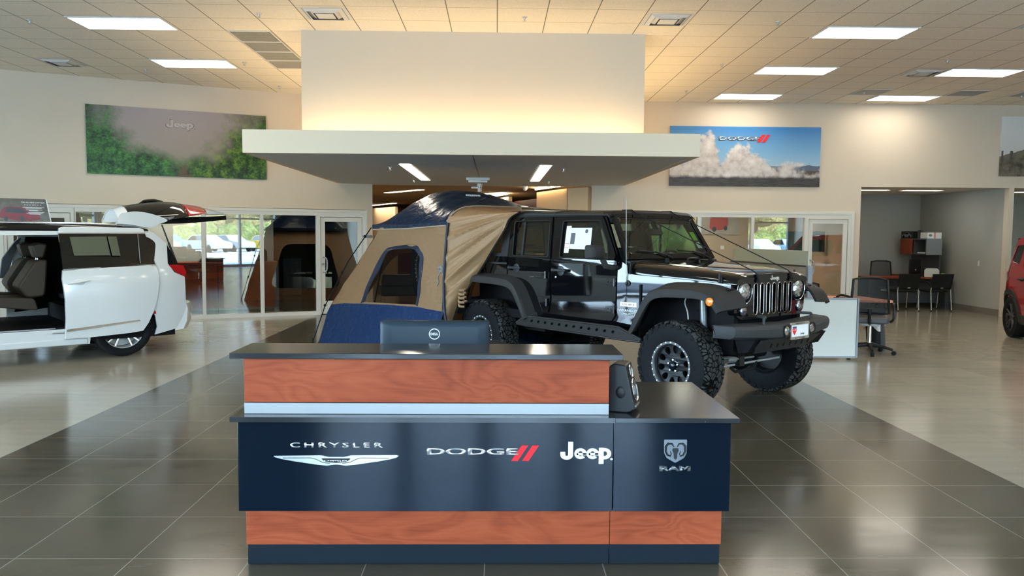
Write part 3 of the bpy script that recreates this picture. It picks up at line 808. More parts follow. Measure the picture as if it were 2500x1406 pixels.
# ------------------------------------------------------------------ vehicles: shared pieces
mat('car_black', (0.003, 0.003, 0.004), 0.03, spec=0.5)
mat('hardtop_black', (0.018, 0.018, 0.019), 0.45, spec=0.2, bump=0.05, bscale=300)
mat('flare_plastic', (0.034, 0.033, 0.032), 0.55, spec=0.12, bump=0.04, bscale=250)
mat('bumper_plastic', (0.046, 0.047, 0.048), 0.50, spec=0.15, bump=0.04, bscale=250)
mat('tire_rubber', (0.010, 0.0105, 0.012), 0.55, spec=0.07, bump=0.05, bscale=80)
mat('tread_rubber', (0.012, 0.012, 0.012), 0.62, spec=0.2)
def tread_mat():
    m = bpy.data.materials.new('tread_blocks'); g = NT(m); o = g.coord('Object'); x, y, z = g.xyz(o)
    a = g.m('ARCTAN2', z, x)
    cv = g.n('ShaderNodeCombineXYZ'); g.set(cv.inputs[0], g.m('MULTIPLY', a, 7.6)); g.set(cv.inputs[1], g.m('ADD', g.m('MULTIPLY', y, 21.0), g.m('MULTIPLY', g.m('SINE', g.m('MULTIPLY', a, 30.0)), .10)))
    vo = g.n('ShaderNodeTexVoronoi', feature='DISTANCE_TO_EDGE'); g.t.links.new(cv.outputs[0], vo.inputs['Vector']); vo.inputs['Scale'].default_value = 1.0; vo.inputs['Randomness'].default_value = .85
    h = g.ramp(vo.outputs['Distance'], [(.045, (0, 0, 0)), (.085, (1, 1, 1))])
    sipe = g.m('GREATER_THAN', g.m('ABSOLUTE', g.m('SINE', g.m('ADD', g.m('MULTIPLY', a, 85.0), g.m('MULTIPLY', y, 60.0)))), .10)
    c = g.mix(h, lin((.003, .003, .003)), g.mix(sipe, lin((.02, .02, .02)), lin((.050, .050, .048))))  # groove shade painted near black, sky sheen greyed onto the block tops
    g.done(g.bsdf(c, .7, 0, .08, 0, g.bump(h, 1.0, .02))); M['tread_blocks'] = m
tread_mat()
mat('rim_black', (0.012, 0.0125, 0.014), 0.38, spec=.18)
mat('ring_grey', (0.055, 0.055, 0.055), 0.40, metal=0.3)
mat('seat_cloth', (.025, .026, .028), .8, spec=.2)
mat('shock_metal', (.16, .165, .17), .3, metal=.6)
mat('amber_lens', (0.85, 0.22, 0.01), 0.15, coat=0.6)
mat('red_lens', (0.45, 0.008, 0.01), 0.12, coat=0.8)
def lamp_mat():
    m = bpy.data.materials.new('lamp_glass'); g = NT(m)
    vo = g.n('ShaderNodeTexVoronoi'); g.t.links.new(g.coord('Object'), vo.inputs['Vector']); vo.inputs['Scale'].default_value = 38
    c = g.ramp(vo.outputs['Distance'], [(.1, (.80, .82, .84)), (.7, (.30, .31, .33))])
    g.done(g.bsdf(c, .08, .9, .5, .6, g.bump(vo.outputs['Distance'], .22, .02))); M['lamp_glass'] = m
lamp_mat()
glassmat('car_glass', (0.62, 0.68, 0.64), 0.03, 1.0)
glassmat('tinted_glass', (0.10, 0.105, 0.10), 0.03, 1.0)
glassmat('shield_glass', (0.70, 0.77, 0.72), 0.02, 1.0)

def panel(name, out, s, yf, m, parent, holes=(), th=0.02, off=0.0, zc=(), xc=(), smooth=35, bevel=0.0, mats=None):
    """body side panel: outline in (x, z), s = -1 right / +1 left, yf(x, z) = outer half width"""
    b = B(); b.prism(out, 'y', 0, th, holes)
    return b.build(name, m, parent, smooth=smooth, bevel=bevel, cuts=(('z', zc), ('x', xc)), fn=lambda x, y, z: (x, s*(yf(x, z)-off-y), z))
def tyre(r, w, rimr, name='tire', parent=None, treadn=60, rugged=True):
    """tire around the y axis, outer face at -w/2"""
    b = B(); NU = treadn*6; h = w/2
    prof = [(-h*.80, rimr-.006), (-h*.93, rimr+.012), (-h, rimr+(r-rimr)*.38), (-h*.99, rimr+(r-rimr)*.62), (-h*.95, r-.035)]
    b.lathe([(q, y) for y, q in prof], axis='y', n=72)
    b.lathe([(q, -y) for y, q in reversed(prof)], axis='y', n=72)
    b.lathe([(rimr-.006, -h*.8), (rimr-.012, 0), (rimr-.006, h*.8)], axis='y', n=48)
    b.mi = 1; NV = 16 if rugged else 14
    gd = .012 if rugged else .006
    def fn(u, v):
        t = v*2-1; ya = t*h*.95
        e = abs(t)
        rr = r-.010*e**4-(.025*max(0, e-.86)/.14)
        a = u*treadn
        if rugged:
            row = int((t+1)/2*5.0)
            ph = (a*1.0+row*.37+.22*math.sin(t*9+row)) % 1.0
            lat = ph < .20
            zz = .07*math.sin(a*2*PI*.5+row*1.7)
            rowpos = ((t+1)/2*5.0+zz) % 1.0
            cir = rowpos < .17 and .04 < v < .96
            if row in (0, 4) or e > .62:
                lat = ((a+(.5 if t > 0 else 0)) % 1.0) < .26; cir = abs(e-.62) < .05
            if e > .80 and lat: rr -= .016
        else:
            if any(abs(t-q) < .06 for q in (-.55, -.18, .18, .55)): rr -= gd
            elif e > .62 and (a*1.5) % 1.0 < .18: rr -= gd*.7
        an = 2*PI*u
        return (rr*math.cos(an), ya, rr*math.sin(an))
    b.grid(fn, NU, NV, True)
    if rugged:
        b.mi = 0
        for k in range(treadn):
            for sg in (-1, 1):
                a = 2*PI*(k+.5*(k % 2))/treadn; L = .018 if k % 2 else .030
                for q in (0,):
                    ca, sa = math.cos(a), math.sin(a); w2 = .010
                    r0, r1 = r-.040-L, r-.030; y0 = sg*h*.945; y1 = sg*(h*.99+.004)
                    P = lambda rr, yy, d: (rr*ca-d*sa, yy, rr*sa+d*ca)
                    b.hexa([P(r0, y0, -w2), P(r1, y0, -w2), P(r1, y0, w2), P(r0, y0, w2), P(r0, y1, -w2), P(r1, y1*.985, -w2), P(r1, y1*.985, w2), P(r0, y1, w2)])
    return b.build(name, ['tire_rubber', 'tread_blocks' if rugged else 'tread_rubber'], parent, smooth=30)

# ------------------------------------------------------------------ the black off-road vehicle
JX, JY, JR = 1.434, 9.031, rad(-51.72)
jp = thing('off_road_car', 'black lifted four-door off-road car with beadlock wheels, a tent joined to its tail', 'car', (JX, JY, 0), JR)
def yj(x, z):
    if z > 1.385: y = .783-(z-1.385)*.185
    else: y = .783+.010*(1-((z-1.02)/.36)**2)
    if x > .70: y -= (x-.70)*.125*min(1, max(0, (z-.55)/.3))
    return y
ZC = (.80, .87, .95, 1.05, 1.15, 1.25, 1.33, 1.385)
def gap(pts, d):
    """shrink a polygon a little so that a shut line shows"""
    c = Vector((sum(p[0] for p in pts)/len(pts), sum(p[1] for p in pts)/len(pts)))
    o = []
    for p in pts:
        v = Vector(p)-c; o.append(tuple(c+v*(1-d/max(v.length, .01))))
    return o
FD = [(-.10, .743), (.60, .752), (.662, .83), (.668, 1.33), (.655, 1.41), (.60, 1.50), (.405, 1.81), (.365, 1.852), (-.325, 1.852), (-.303, 1.36), (-.293, .93), (-.19, .80)]
FW = [(-.192, 1.402), (-.212, 1.793), (.345, 1.790), (.495, 1.548), (.533, 1.402)]
RD = [(-.372, .765), (-.76, .753), (-.93, .945), (-1.095, 1.13), (-1.10, 1.36), (-1.125, 1.855), (-.406, 1.855), (-.347, 1.375), (-.333, .91)]
RW = [(-1.005, 1.402), (-1.050, 1.795), (-.443, 1.798), (-.402, 1.402)]
for s in (-1, 1):
    # body side behind the doors, with wheel arch cut away
    body = [(.70, .705), (.70, 1.395), (.67, 1.41), (.40, 1.86), (-1.14, 1.87), (-1.12, 1.39), (-2.04, 1.385), (-2.05, .80), (-1.98, 1.0), (-1.80, 1.09), (-1.10, 1.09), (-.93, 1.02), (-.78, .85), (-.70, .70)]
    panel('body_side', body, s, yj, 'car_black', jp, [gap(FW, .02)[::-1], gap(RW, .02)[::-1]], .03, .014, ZC)
    qp = [(-1.112, 1.15), (-1.112, 1.383), (-2.04, 1.383), (-2.05, .86), (-1.97, 1.02), (-1.80, 1.10), (-1.10, 1.10)]
    panel('quarter_panel', qp, s, yj, 'car_black', jp, (), .02, 0, ZC)
    fend = [(.678, .745), (.86, .705), (.97, .74), (1.10, .98), (1.25, 1.08), (1.93, 1.07), (1.93, 1.205), (1.40, 1.232), (.89, 1.252), (.80, 1.262), (.79, 1.345), (.69, 1.395), (.678, 1.33)]
    panel('front_fender', fend, s, yj, 'car_black', jp, (), .02, 0, ZC+(1.12, 1.18), (.8, .95, 1.1, 1.3, 1.5, 1.7))
    hs = [(-1.115, 1.29), (-1.135, 1.885), (-1.98, 1.875), (-2.03, 1.29)]
    panel('hardtop_side', hs, s, lambda x, z: .790-(max(z, 1.29)-1.29)*.165, 'hardtop_black', jp, [[(-1.25, 1.42), (-1.26, 1.80), (-1.84, 1.80), (-1.92, 1.42)]], .03, 0, ())
    g = B(); g.prism([(-1.24, 1.41), (-1.25, 1.81), (-1.85, 1.81), (-1.93, 1.41)], 'y', 0, .005)
    g.build('quarter_window', 'shield_glass', jp, fn=lambda x, y, z: (x, s*(.790-(z-1.29)*.165-.015-y), z))
    # doors
    for nm, D, Wn in (('front_door', FD, FW), ('rear_door', RD, RW)):
        d = panel(nm, rounded(gap(D, .006), .02, 3), s, yj, 'car_black', jp, [rounded(Wn, .03, 4)], .028, 0, ZC)
        p = B(); p.prism(gap(Wn, -.01), 'y', 0, .005)
        p.build('window_pane', 'car_glass' if nm == 'front_door' else 'shield_glass', d, fn=lambda x, y, z: (x, s*(yj(x, z)-.018-y), z))
        fr = B(); ring = rounded(gap(Wn, -.012), .035, 4)
        fr.tube([(x, 0, z) for x, z in ring], .008, 6, closed=True)
        fr.build('window_seal', 'black_satin', d, fn=lambda x, y, z: (x, s*(yj(x, z)+y), z), smooth=50)
        hx = -.17 if nm == 'front_door' else -.935
        h = B(); h.prism(rrect(hx-.115, hx+.115, 1.242, 1.272, .014), 'y', .026, .045); h.ball((hx-.10, .03, 1.256), (.026, .022, .028), 12, 8)
        h.box(hx+.085, hx+.11, -.004, .03, 1.244, 1.268)
        h.build('door_handle', 'black_plastic', d, bevel=.004, fn=lambda x, y, z: (x, s*(yj(x, z)+y), z))
        h = B(); h.lathe([(0, -.001), (.05, -.001), (.055, .002), (.05, .003), (.0, .0015)], (hx, 0, 1.25), 'y', 24)
        h.build('handle_recess', 'black_satin', d, smooth=40, fn=lambda x, y, z: (x, s*(yj(x, z)+y), z))
        hg = ((.595, 1.165), (.60, .888)) if nm == 'front_door' else ((-.435, 1.196), (-.41, .888))
        for hxx, hz in hg:
            h = B(); w2 = .068 if nm == 'front_door' else .042
            h.prism([(hxx-w2, hz-.026), (hxx+w2*.6, hz-.04), (hxx+w2, hz-.04), (hxx+w2, hz+.04), (hxx+w2*.6, hz+.04), (hxx-w2, hz+.026)], 'y', .0, .014)
            h.cyl((hxx+w2*.75, .016, hz-.042), (hxx+w2*.75, .016, hz+.042), .012, n=10)
            for q in (-.5, 0.05): h.cyl((hxx+w2*q, .012, hz), (hxx+w2*q, .02, hz), .009, n=8)
            h.build('hinge', 'car_black', d, bevel=.003, fn=lambda x, y, z: (x, s*(yj(x, z)+y), z))
        if nm == 'rear_door':
            dv = B(); dv.prism([(-.872, 1.405), (-.895, 1.79), (-.865, 1.79), (-.842, 1.405)], 'y', .006, .02)
            dv.build('window_divider', 'black_satin', d, fn=lambda x, y, z: (x, s*(yj(x, z)-y), z))
        if nm == 'front_door':
            h = B(); h.lathe([(0, 0), (.012, 0), (.012, .006), (0, .007)], (-.245, 0, 1.178), 'y', 12)
            h.build('key_lock', 'chrome', d, smooth=40, fn=lambda x, y, z: (x, s*(yj(x, z)+y), z))
            if s < 0:
                st_ = B(); st_.prism([(-.155, 1.448), (-.165, 1.742), (-.09, 1.744), (-.082, 1.450)], 'y', .010, .012); st_.build('price_sticker', 'white_paper', d, fn=lambda x, y, z: (x, s*(yj(x, z)-y), z))
                st_ = B(); st_.prism([(-.078, 1.495), (-.092, 1.722), (.230, 1.722), (.245, 1.490)], 'y', .010, .012); st_.build('window_sticker', 'white_paper', d, fn=lambda x, y, z: (x, s*(yj(x, z)-y), z))
                st_ = B(); st_.prism([(-.075, 1.545), (-.078, 1.665), (-.012, 1.665), (-.010, 1.545)], 'y', .008, .0095); st_.build('sticker_picture', 'dark_grey', d, fn=lambda x, y, z: (x, s*(yj(x, z)-y), z))
                st_ = B(); st_.prism(circ(.155, 1.685, .022, 16), 'y', .008, .0095); st_.build('sticker_seal', 'dark_grey', d, fn=lambda x, y, z: (x, s*(yj(x, z)-y), z))
                st_ = B(); st_.box(-.15, -.09, .008, .0095, 1.545, 1.552); st_.box(-.15, -.09, .008, .0095, 1.50, 1.505); st_.build('sticker_lines', 'badge_red', d, fn=lambda x, y, z: (x, s*(yj(x, z)-y), z))
    # mirror on the near side only
    h = B()
    h.loft([[(x, y, z) for y, z in rrect(-1.085, -.90, 1.398, 1.545, .03)] for x in (.50, .525)]+[[(x, -.99+(y+.99)*k, 1.47+(z-1.47)*k) for y, z in rrect(-1.085, -.90, 1.398, 1.545, .03)] for x, k in ((.57, .97), (.61, .84), (.625, .6))])
    h.tube([(.60, -.93, 1.40), (.62, -.90, 1.33), (.635, -.83, 1.315), (.64, -.775, 1.315)], [.030, .032, .030, .030], 8)
    mo = None if s > 0 else h.build('side_mirror', 'flare_plastic', jp, smooth=40, fn=lambda x, y, z: (x, -s*y, z))
    h = B(); h.box(.494, .499, -1.07, -.915, 1.41, 1.53)
    if mo: h.build('mirror_glass', 'chrome', mo, fn=lambda x, y, z: (x, -s*y, z))
    # fender flares
    def flare(name, path, yin, lip, rise):
        P = spline([(x, 0, z) for x, z in path], 5); secs = []
        N = len(P)
        for i, p in enumerate(P):
            t = (P[min(i+1, N-1)]-P[max(i-1, 0)]).normalized(); n = Vector((-t.z, 0, t.x))
            if name.startswith('rear'): n = -n
            lp = lip*(.55+.45*math.sin(PI*min(1, max(0, i/(N-1)))))
            yi = yin(p.x)
            k = (yi-.90)/-.25
            pr_ = [(.938, -lp), (.944, -lp*.45), (.934, -.006), (.905, .010), (.80, .018+rise*.3), (yi, .02+rise), (yi, rise-.005), (.80, -.002), (.90, -.012), (.918, -lp*.5), (.915, -lp)]
            secs.append([(p.x+n.x*q, s*y, p.z+n.z*q) for y, q in pr_])
        b_ = B(); b_.loft(secs)
        return b_.build(name, 'flare_plastic', jp, smooth=38)
    ff = flare('front_flare', [(.955, .70), (1.01, .80), (1.10, .965), (1.18, 1.075), (1.29, 1.135), (1.45, 1.155), (1.70, 1.158), (1.85, 1.14), (1.965, 1.085), (2.035, .985)], lambda x: .76 if x < 1.1 else max(.585, .76-(x-1.1)*.24), .085, .035)
    flare('rear_flare', [(-.595, .70), (-.665, .84), (-.78, 1.02), (-.90, 1.105), (-1.10, 1.135), (-1.45, 1.14), (-1.78, 1.13), (-1.95, 1.06), (-2.06, .90)], lambda x: .775, .085, .02)
    h = B(); h.M = frame((1.925, s*.943, 1.062), (1, 0, 0), (0, 0, 1)); h.lathe([(.040, -.008), (.038, .002), (.03, .006), (0, .008)], n=20); h.box(-.003, .003, -.03, .03, .004, .009)
    if s < 0: h.build('side_marker', 'amber_lens', jp, smooth=45)
    # inner fender, shock, spring
    h = B(); h.box(.98, 1.92, s*.50, s*.56, .55, 1.15); h.box(.955, .98, s*.5, s*.77, .6, 1.16); h.box(.97, 1.95, s*.5, s*.70, 1.115, 1.16)
    h.build('inner_fender', 'interior_black', jp)
    h = B(); h.box(-2.0, -.72, s*.48, s*.52, .5, 1.11); h.box(-1.95, -.78, s*.5, s*.77, 1.095, 1.12)
    h.build('inner_fender', 'interior_black', jp)
    h = B(); h.cyl((1.62, s*.60, .72), (1.60, s*.60, 1.10), .033, n=14); h.build('shock_reservoir', 'shock_metal', jp, smooth=40)
    h = B(); h.tube(spline([(1.60, s*.60, 1.09), (1.48, s*.62, 1.10), (1.42, s*.64, 1.02), (1.47, s*.66, .92), (1.48, s*.66, .84)], 6), .007, 6); h.build('shock_hose', 'grey_metal', jp, smooth=50)
    h = B(); h.tube([(1.55+.075*math.cos(a*.5), s*.50+.075*math.sin(a*.5), .55+a*.0085) for a in range(0, 66)], .013, 6); h.build('coil_spring', 'black_satin', jp, smooth=50)
    # rock slider: dimpled plate leaning outwards
    top = [(-.765, .0), (-.63, .125), (.80, .135), (1.135, .012), (1.10, -.02), (-.70, -.02)]
    hol = [[(x, z) for x, z in circ(-.50+k*.1135, .062, .021, 14)] for k in range(12)]
    b = B(); b.prism(top, 'y', 0, .012, hol)
    sl = b.build('rock_slider', 'black_satin', jp, fn=lambda x, y, z: (x, s*(.935-z*.25-y), .632+z*.70))
    b = B()
    for k in range(12): b.lathe([(.021, 0), (.019, .02), (.012, .03), (0, .031)], (-.50+k*.1135, 0, .062), 'y', 14)
    b.build('dimple', 'interior_black', sl, smooth=50, fn=lambda x, y, z: (x, s*(.935-z*.25-y), .632+z*.70))
    b = B(); b.tube([(-.76, s*.92, .618), (-.60, s*.935, .614), (.95, s*.935, .614), (1.12, s*.93, .618)], .011, 8); b.tube([(-.765, s*.925, .632), (-.64, s*.898, .722), (.81, s*.896, .728), (1.13, s*.925, .640)], .012, 8)
    for x in (-.5, .1, .7): b.box(x-.03, x+.03, s*.45, s*.90, .60, .63)
    b.build('slider_tube', 'black_satin', sl, smooth=50)
    # seats
    for sx in (-.10, -.95):
        b = B(); b.prism(rounded([(-.05, 0), (.42, .03), (.43, .14), (-.02, .13)], .04), 'y', -.23, .23)
        st_ = b.build('seat', 'interior_black', jp, bevel=.03, fn=lambda x, y, z: (x+sx, y+s*.36, z+.80))
        kz = 1 if sx > -.5 else .80
        b = B(); b.prism(rounded([(-.02, .08), (.10, .12), (-.03, .70), (-.14, .70)], .05), 'y', -.22, .22)
        if sx > -.5: b.prism(rounded([(-.11, .71), (-.02, .72), (-.05, .90), (-.14, .90)], .03), 'y', -.12, .12)
        b.build('seat_back', 'seat_cloth', st_, bevel=.03, fn=lambda x, y, z: (x+sx, y+s*.36, z*kz+.80))
    h = B(); h.tube([(.50, s*.60, 1.80), (-.35, s*.60, 1.84), (-1.85, s*.60, 1.82), (-2.0, s*.64, 1.30)], .03, 8); h.tube([(-.37, s*.60, 1.83), (-.35, s*.70, .80)], .03, 8); h.build('roll_bar', 'dark_grey', jp, smooth=50)

# hood, cowl, grille
secs = []
for x, w, zb, zt in ((.775, .705, 1.262, 1.392), (.95, .690, 1.247, 1.378), (1.2, .668, 1.237, 1.362), (1.5, .640, 1.226, 1.342), (1.75, .615, 1.214, 1.322), (1.88, .602, 1.207, 1.306), (1.94, .597, 1.204, 1.290), (1.965, .594, 1.204, 1.268)):
    hgt = zt-zb
    half = [(w, zb), (w-.002, zb+hgt*.35), (w-.02, zb+hgt*.62), (w-.065, zb+hgt*.84), (w-.15, zb+hgt*.93), (w-.30, zb+hgt*.96), (.18, zb+hgt*.99), (0, zt)]
    secs.append([(x, -y, z) for y, z in half]+[(x, y, z) for y, z in reversed(half[:-1])])
b = B(); b.loft(secs, caps=True); b.build('hood', 'car_black', jp, smooth=40)
for yy in (-.36, .36):
    b = B(); b.lathe([(.022, 0), (.022, .03), (.016, .042), (0, .044)], (.96, yy, 1.372), 'z', 12); b.build('hood_bumper', 'black_rubber', jp, smooth=40)
b = B(); b.tube(spline([(1.02, -.10, 1.372), (1.01, -.08, 1.405), (1.01, .08, 1.405), (1.02, .10, 1.372)], 5), .010, 6); b.build('washer_loop', 'black_satin', jp, smooth=50)
b = B(); b.hexa([(.66, -.745, 1.25), (.79, -.735, 1.25), (.79, .735, 1.25), (.66, .745, 1.25), (.67, -.735, 1.40), (.785, -.715, 1.388), (.785, .715, 1.388), (.67, .735, 1.40)]); b.build('cowl', 'black_satin', jp, bevel=.008)
b = B()
for k in range(9): b.box(.69+k*.009, .693+k*.009, -.5, .5, 1.396, 1.399)
b.build('cowl_vents', 'interior_black', jp)
for s in (-1, 1):
    b = B(); b.prism([(-.018, 0), (.018, 0), (.022, .055), (.012, .10), (-.012, .10), (-.016, .055)], 'y', 0, .022); b.tube([(0, .028, .01), (.004, .03, .06), (.0, .024, .125)], .010, 8); b.box(-.035, .035, -.004, .012, -.03, .012)
    b.build('hood_latch', 'black_plastic', jp, bevel=.004, fn=lambda x, y, z: (x+1.80, s*(.605+y), z+1.185))
def gx(x, y, z): return (x-.10*y*y-.02*max(0, z-1.15), y, z)
GO = rounded([(-.50, .875), (.50, .875), (.585, .93), (.600, 1.05), (.588, 1.17), (.545, 1.255), (.40, 1.285), (0, 1.297), (-.40, 1.285), (-.545, 1.255), (-.588, 1.17), (-.600, 1.05), (-.585, .93)], .035, 3)
SL = [rrect(-.291+k*.097-.028, -.291+k*.097+.028, .912-(.0 if 0 < k < 6 else 0), 1.208, .027, 5) for k in range(7)]
HL = [circ(s*.452, 1.137, .118, 32) for s in (-1, 1)]
b = B(); b.prism(GO, 'x', 1.90, 1.972, SL+HL); gr = b.build('front_grille', 'car_black', jp, fn=gx, smooth=40, cuts=(('y', (-.5, -.4, -.2, 0, .2, .4, .5)),))
b = B(); b.box(1.86, 1.885, -.55, .55, .90, 1.25); b.build('grille_backing', 'interior_black', gr, fn=gx)
b = B()
for k in range(7):
    for j in range(14): b.box(1.895, 1.915, -.291+k*.097-.027, -.291+k*.097+.027, .925+j*.02, .929+j*.02)
b.build('grille_mesh', 'dark_grey', gr, fn=gx)
for k in range(7):
    b = B(); b.tube([(1.972, y, z) for y, z in rrect(-.291+k*.097-.027, -.291+k*.097+.027, .913, 1.207, .0265, 5)], .0036, 6, closed=True)
    b.build('grille_insert', 'chrome', gr, fn=gx, smooth=60)
jeep_letters(frame((1.967, .01, 1.247), (0, 1, 0), (-.05, 0, 1)), .150, .058, 'badge_silver', gr, .006)
for s in (-1, 1):
    hd = B(); c = (1.94, s*.452, 1.137)
    hd.lathe([(.118, .0), (.122, .012), (.118, .016), (.113, .008), (.095, -.05), (.090, -.05)], c, 'x', 36)
    ho = hd.build('headlight', ['black_gloss'], jp, smooth=40)
    hd = B(); hd.lathe([(.119, .012), (.124, .014), (.119, .019), (.115, .014)], c, 'x', 36, True); hd.build('headlight_ring', 'chrome', ho, smooth=50)
    hd = B(); hd.lathe([(.092, -.05), (.094, .0), (.086, .018), (.06, .034), (.0, .042)], c, 'x', 28); hd.build('headlight_lens', 'lamp_glass', ho, smooth=40)
    hd = B(); hd.lathe([(.05, -.01), (.052, .012), (.046, .022), (.025, .03), (0, .032)], (1.945, s*.475, .962), 'x', 22); so = hd.build('turn_signal', 'lamp_glass', jp, smooth=40)
    hd = B(); hd.lathe([(.052, .006), (.060, .010), (.058, .016), (.051, .014)], (1.945, s*.475, .962), 'x', 22, True); hd.build('signal_ring', 'car_black', so, smooth=50)
# bumper
def bsec(y):
    a = abs(y)
    pts = [(0, 2.250), (.33, 2.250), (.345, 2.250), (.43, 2.215), (.45, 2.215), (.66, 2.175), (.80, 2.105), (.845, 1.945)]
    for (a0, x0), (a1, x1) in zip(pts[:-1], pts[1:]):
        if a <= a1: xf = x0+(x1-x0)*(a-a0)/(a1-a0); break
    else: xf = pts[-1][1]
    z0, z1 = .712, .838+.012*min(1, a/.8)
    if a > .42: z0 += .018*min(1, (a-.42)/.35)
    xb = min(xf-.03, 2.02-.10*min(1, a/.84))
    if a > .80: xb = 1.90
    return [(xb, y, z0+.015), (xf-.05, y, z0), (xf-.012, y, z0+.022), (xf, y, z0+.05), (xf, y, z1-.035), (xf-.02, y, z1-.008), (xf-.06, y, z1), (xb, y, z1)]
b = B(); ys = [-.845, -.80, -.66, -.55, -.45, -.43, -.345, -.33, 0, .33, .345, .43, .45, .55, .66, .80, .845]
b.loft([bsec(y) for y in ys]); bp = b.build('front_bumper', 'bumper_plastic', jp, smooth=28, bevel=.004)
for s in (-1, 1):
    f = B(); f.lathe([(.052, -.01), (.060, .004), (.060, .012), (.046, .012), (.044, .004)], (2.246, s*.215, .785), 'x', 26); fo = f.build('fog_light', 'black_satin', jp, smooth=40)
    f = B(); f.lathe([(.044, .005), (.030, .014), (0, .018)], (2.246, s*.215, .785), 'x', 22); f.build('fog_lens', 'lamp_glass', fo, smooth=40)
    f = B(); f.tube(spline([(2.13, s*.40, .83), (2.13, s*.40, .895), (2.12, s*.37, .905), (2.02, s*.33, .905)], 5), .014, 8); f.build('tow_hook', 'bumper_plastic', jp, smooth=50)
f = B(); f.box(2.252, 2.258, -.165, .145, .700, .852); pl = f.build('license_plate', 'badge_white', jp, bevel=.002)
f = B(); f.prism(rrect(-.168, .148, .697, .855, .012), 'x', 2.256, 2.262, [rrect(-.150, .130, .722, .830, .008)]); f.build('plate_frame', 'chrome', pl)
PM = lambda y, z: frame((2.2585, y, z), (0, 1, 0), (0, 0, 1))
f = B(); f.M = PM(-.10, .778); f.prism(rounded([(-.033, .022), (.033, .022), (.033, -.005), (0, -.042), (-.033, -.005)], .006), 'z', 0, .0012); f.build('plate_shield', 'badge_red', pl)
f = B(); f.M = PM(-.10, .806); f.box(-.033, .033, -.004, .010, 0, .0012); f.build('plate_shield_top', mat('badge_blue', (.03, .06, .25), .4), pl)
text('plate_lettering', 'I-10', PM(-.10, .784) @ T(0, 0, .0012), .044, .016, 'badge_white', pl, .0005, .02)
text('plate_lettering', 'Jeep', PM(.035, .744), .07, .024, 'dark_grey', pl, .0008, .02)
text('plate_lettering', '4WOODOO', PM(-.01, .8425) @ T(0, 0, .0042), .16, .011, 'dark_grey', pl, .0005, .02)
text('plate_lettering', '760 345-1000', PM(-.01, .709) @ T(0, 0, .0042), .17, .011, 'dark_grey', pl, .0005, .02)
def plq(x, y, z): return (2.215-(z*1.05), y, .715-z)
f = B(); f.prism([(-.54, 0), (.44, 0), (.42, .09), (.35, .14), (-.47, .14), (-.52, .09)], 'x', 0, .02, [[(-.33+k*.105, .052), (-.305+k*.105, .052), (-.265+k*.105, .098), (-.29+k*.105, .098)] for k in range(7)])
f.build('skid_plate', 'flare_plastic', jp, fn=lambda x, y, z: (2.215-z*.95-x, y, .715-z))
f = B(); f.hexa([(2.0, -.60, .58), (2.1, -.60, .60), (2.1, .60, .60), (2.0, .60, .58), (1.95, -.60, .74), (2.18, -.60, .72), (2.18, .60, .72), (1.95, .60, .74)]); f.build('bumper_backing', 'interior_black', jp)
# windshield
wb, wt = Vector((.748, 0, 1.397)), Vector((.458, 0, 1.868))
WM = frame(wb, (0, 1, 0), wt-wb); HL_ = (wt-wb).length
b = B(); b.M = WM
b.prism([(-.725, 0), (.725, 0), (.648, HL_), (-.648, HL_)], 'z', -.03, .012, [rounded([(-.655, .065), (.655, .065), (.592, HL_-.05), (-.592, HL_-.05)], .05, 4)])
wf = b.build('windshield_frame', 'car_black', jp, bevel=.006)
b = B(); b.M = WM; b.prism([(-.665, .055), (.665, .055), (.60, HL_-.04), (-.60, HL_-.04)], 'z', -.006, 0); b.build('windshield', 'shield_glass', jp)
b = B(); b.M = WM; b.prism([(-.56, HL_-.06), (.56, HL_-.06), (.55, HL_-.03), (-.55, HL_-.03)], 'z', .0005, .002); b.build('windshield_band', 'black_satin', wf)
b = B(); b.M = WM; b.prism([(.515, .235), (.590, .235), (.575, .345), (.500, .345)], 'z', -.010, -.008); b.build('inspection_sticker', 'green_plastic', jp)
b = B(); b.M = WM; b.prism([(.535, .135), (.610, .135), (.595, .215), (.520, .215)], 'z', -.010, -.008); b.build('inspection_sticker', 'white_paper', jp)
b = B(); b.M = WM; b.prism(rounded([(-.13, HL_-.20), (.13, HL_-.20), (.12, HL_-.13), (-.12, HL_-.13)], .03), 'z', -.10, -.07); b.box(-.015, .015, HL_-.16, HL_-.06, -.07, -.008); b.build('rear_view_mirror', 'black_plastic', jp)
for y0, y1 in ((-.52, -.02), (.12, .60)):
    b = B(); b.M = WM; b.tube([(y1-.02, -.01, .03), (y1-.10, .03, .035), ((y0+y1)/2, .075, .026)], .008, 6); b.tube([(y0, .10, .016), (y1-.03, .055, .016)], .009, 6); b.build('wiper', 'black_plastic', jp, smooth=50)
# roof
secs = []
for x, dz in ((.475, -.030), (.44, 0), (.2, .004), (-.35, .014), (-1.0, .026), (-1.6, .020), (-1.95, .0), (-2.0, -.03)):
    half = [(.700, 1.845), (.708, 1.852), (.705, 1.868), (.675, 1.888), (.60, 1.903), (.30, 1.913), (0, 1.916)]
    secs.append([(x, -y, z+dz*(0 if z < 1.85 else 1)) for y, z in half]+[(x, y, z+dz*(0 if z < 1.85 else 1)) for y, z in reversed(half[:-1])])
b = B(); b.loft(secs); b.build('hardtop_roof', 'hardtop_black', jp, smooth=35)
b = B(); b.tube([(-.36, -.69, 1.888), (-.28, -.67, 1.900), (.30, -.67, 1.885), (.38, -.69, 1.872)], .011, 6); b.tube([(-.36, .69, 1.888), (-.28, .67, 1.900), (.30, .67, 1.885), (.38, .69, 1.872)], .011, 6); b.build('roof_rail', 'car_black', jp, smooth=50)
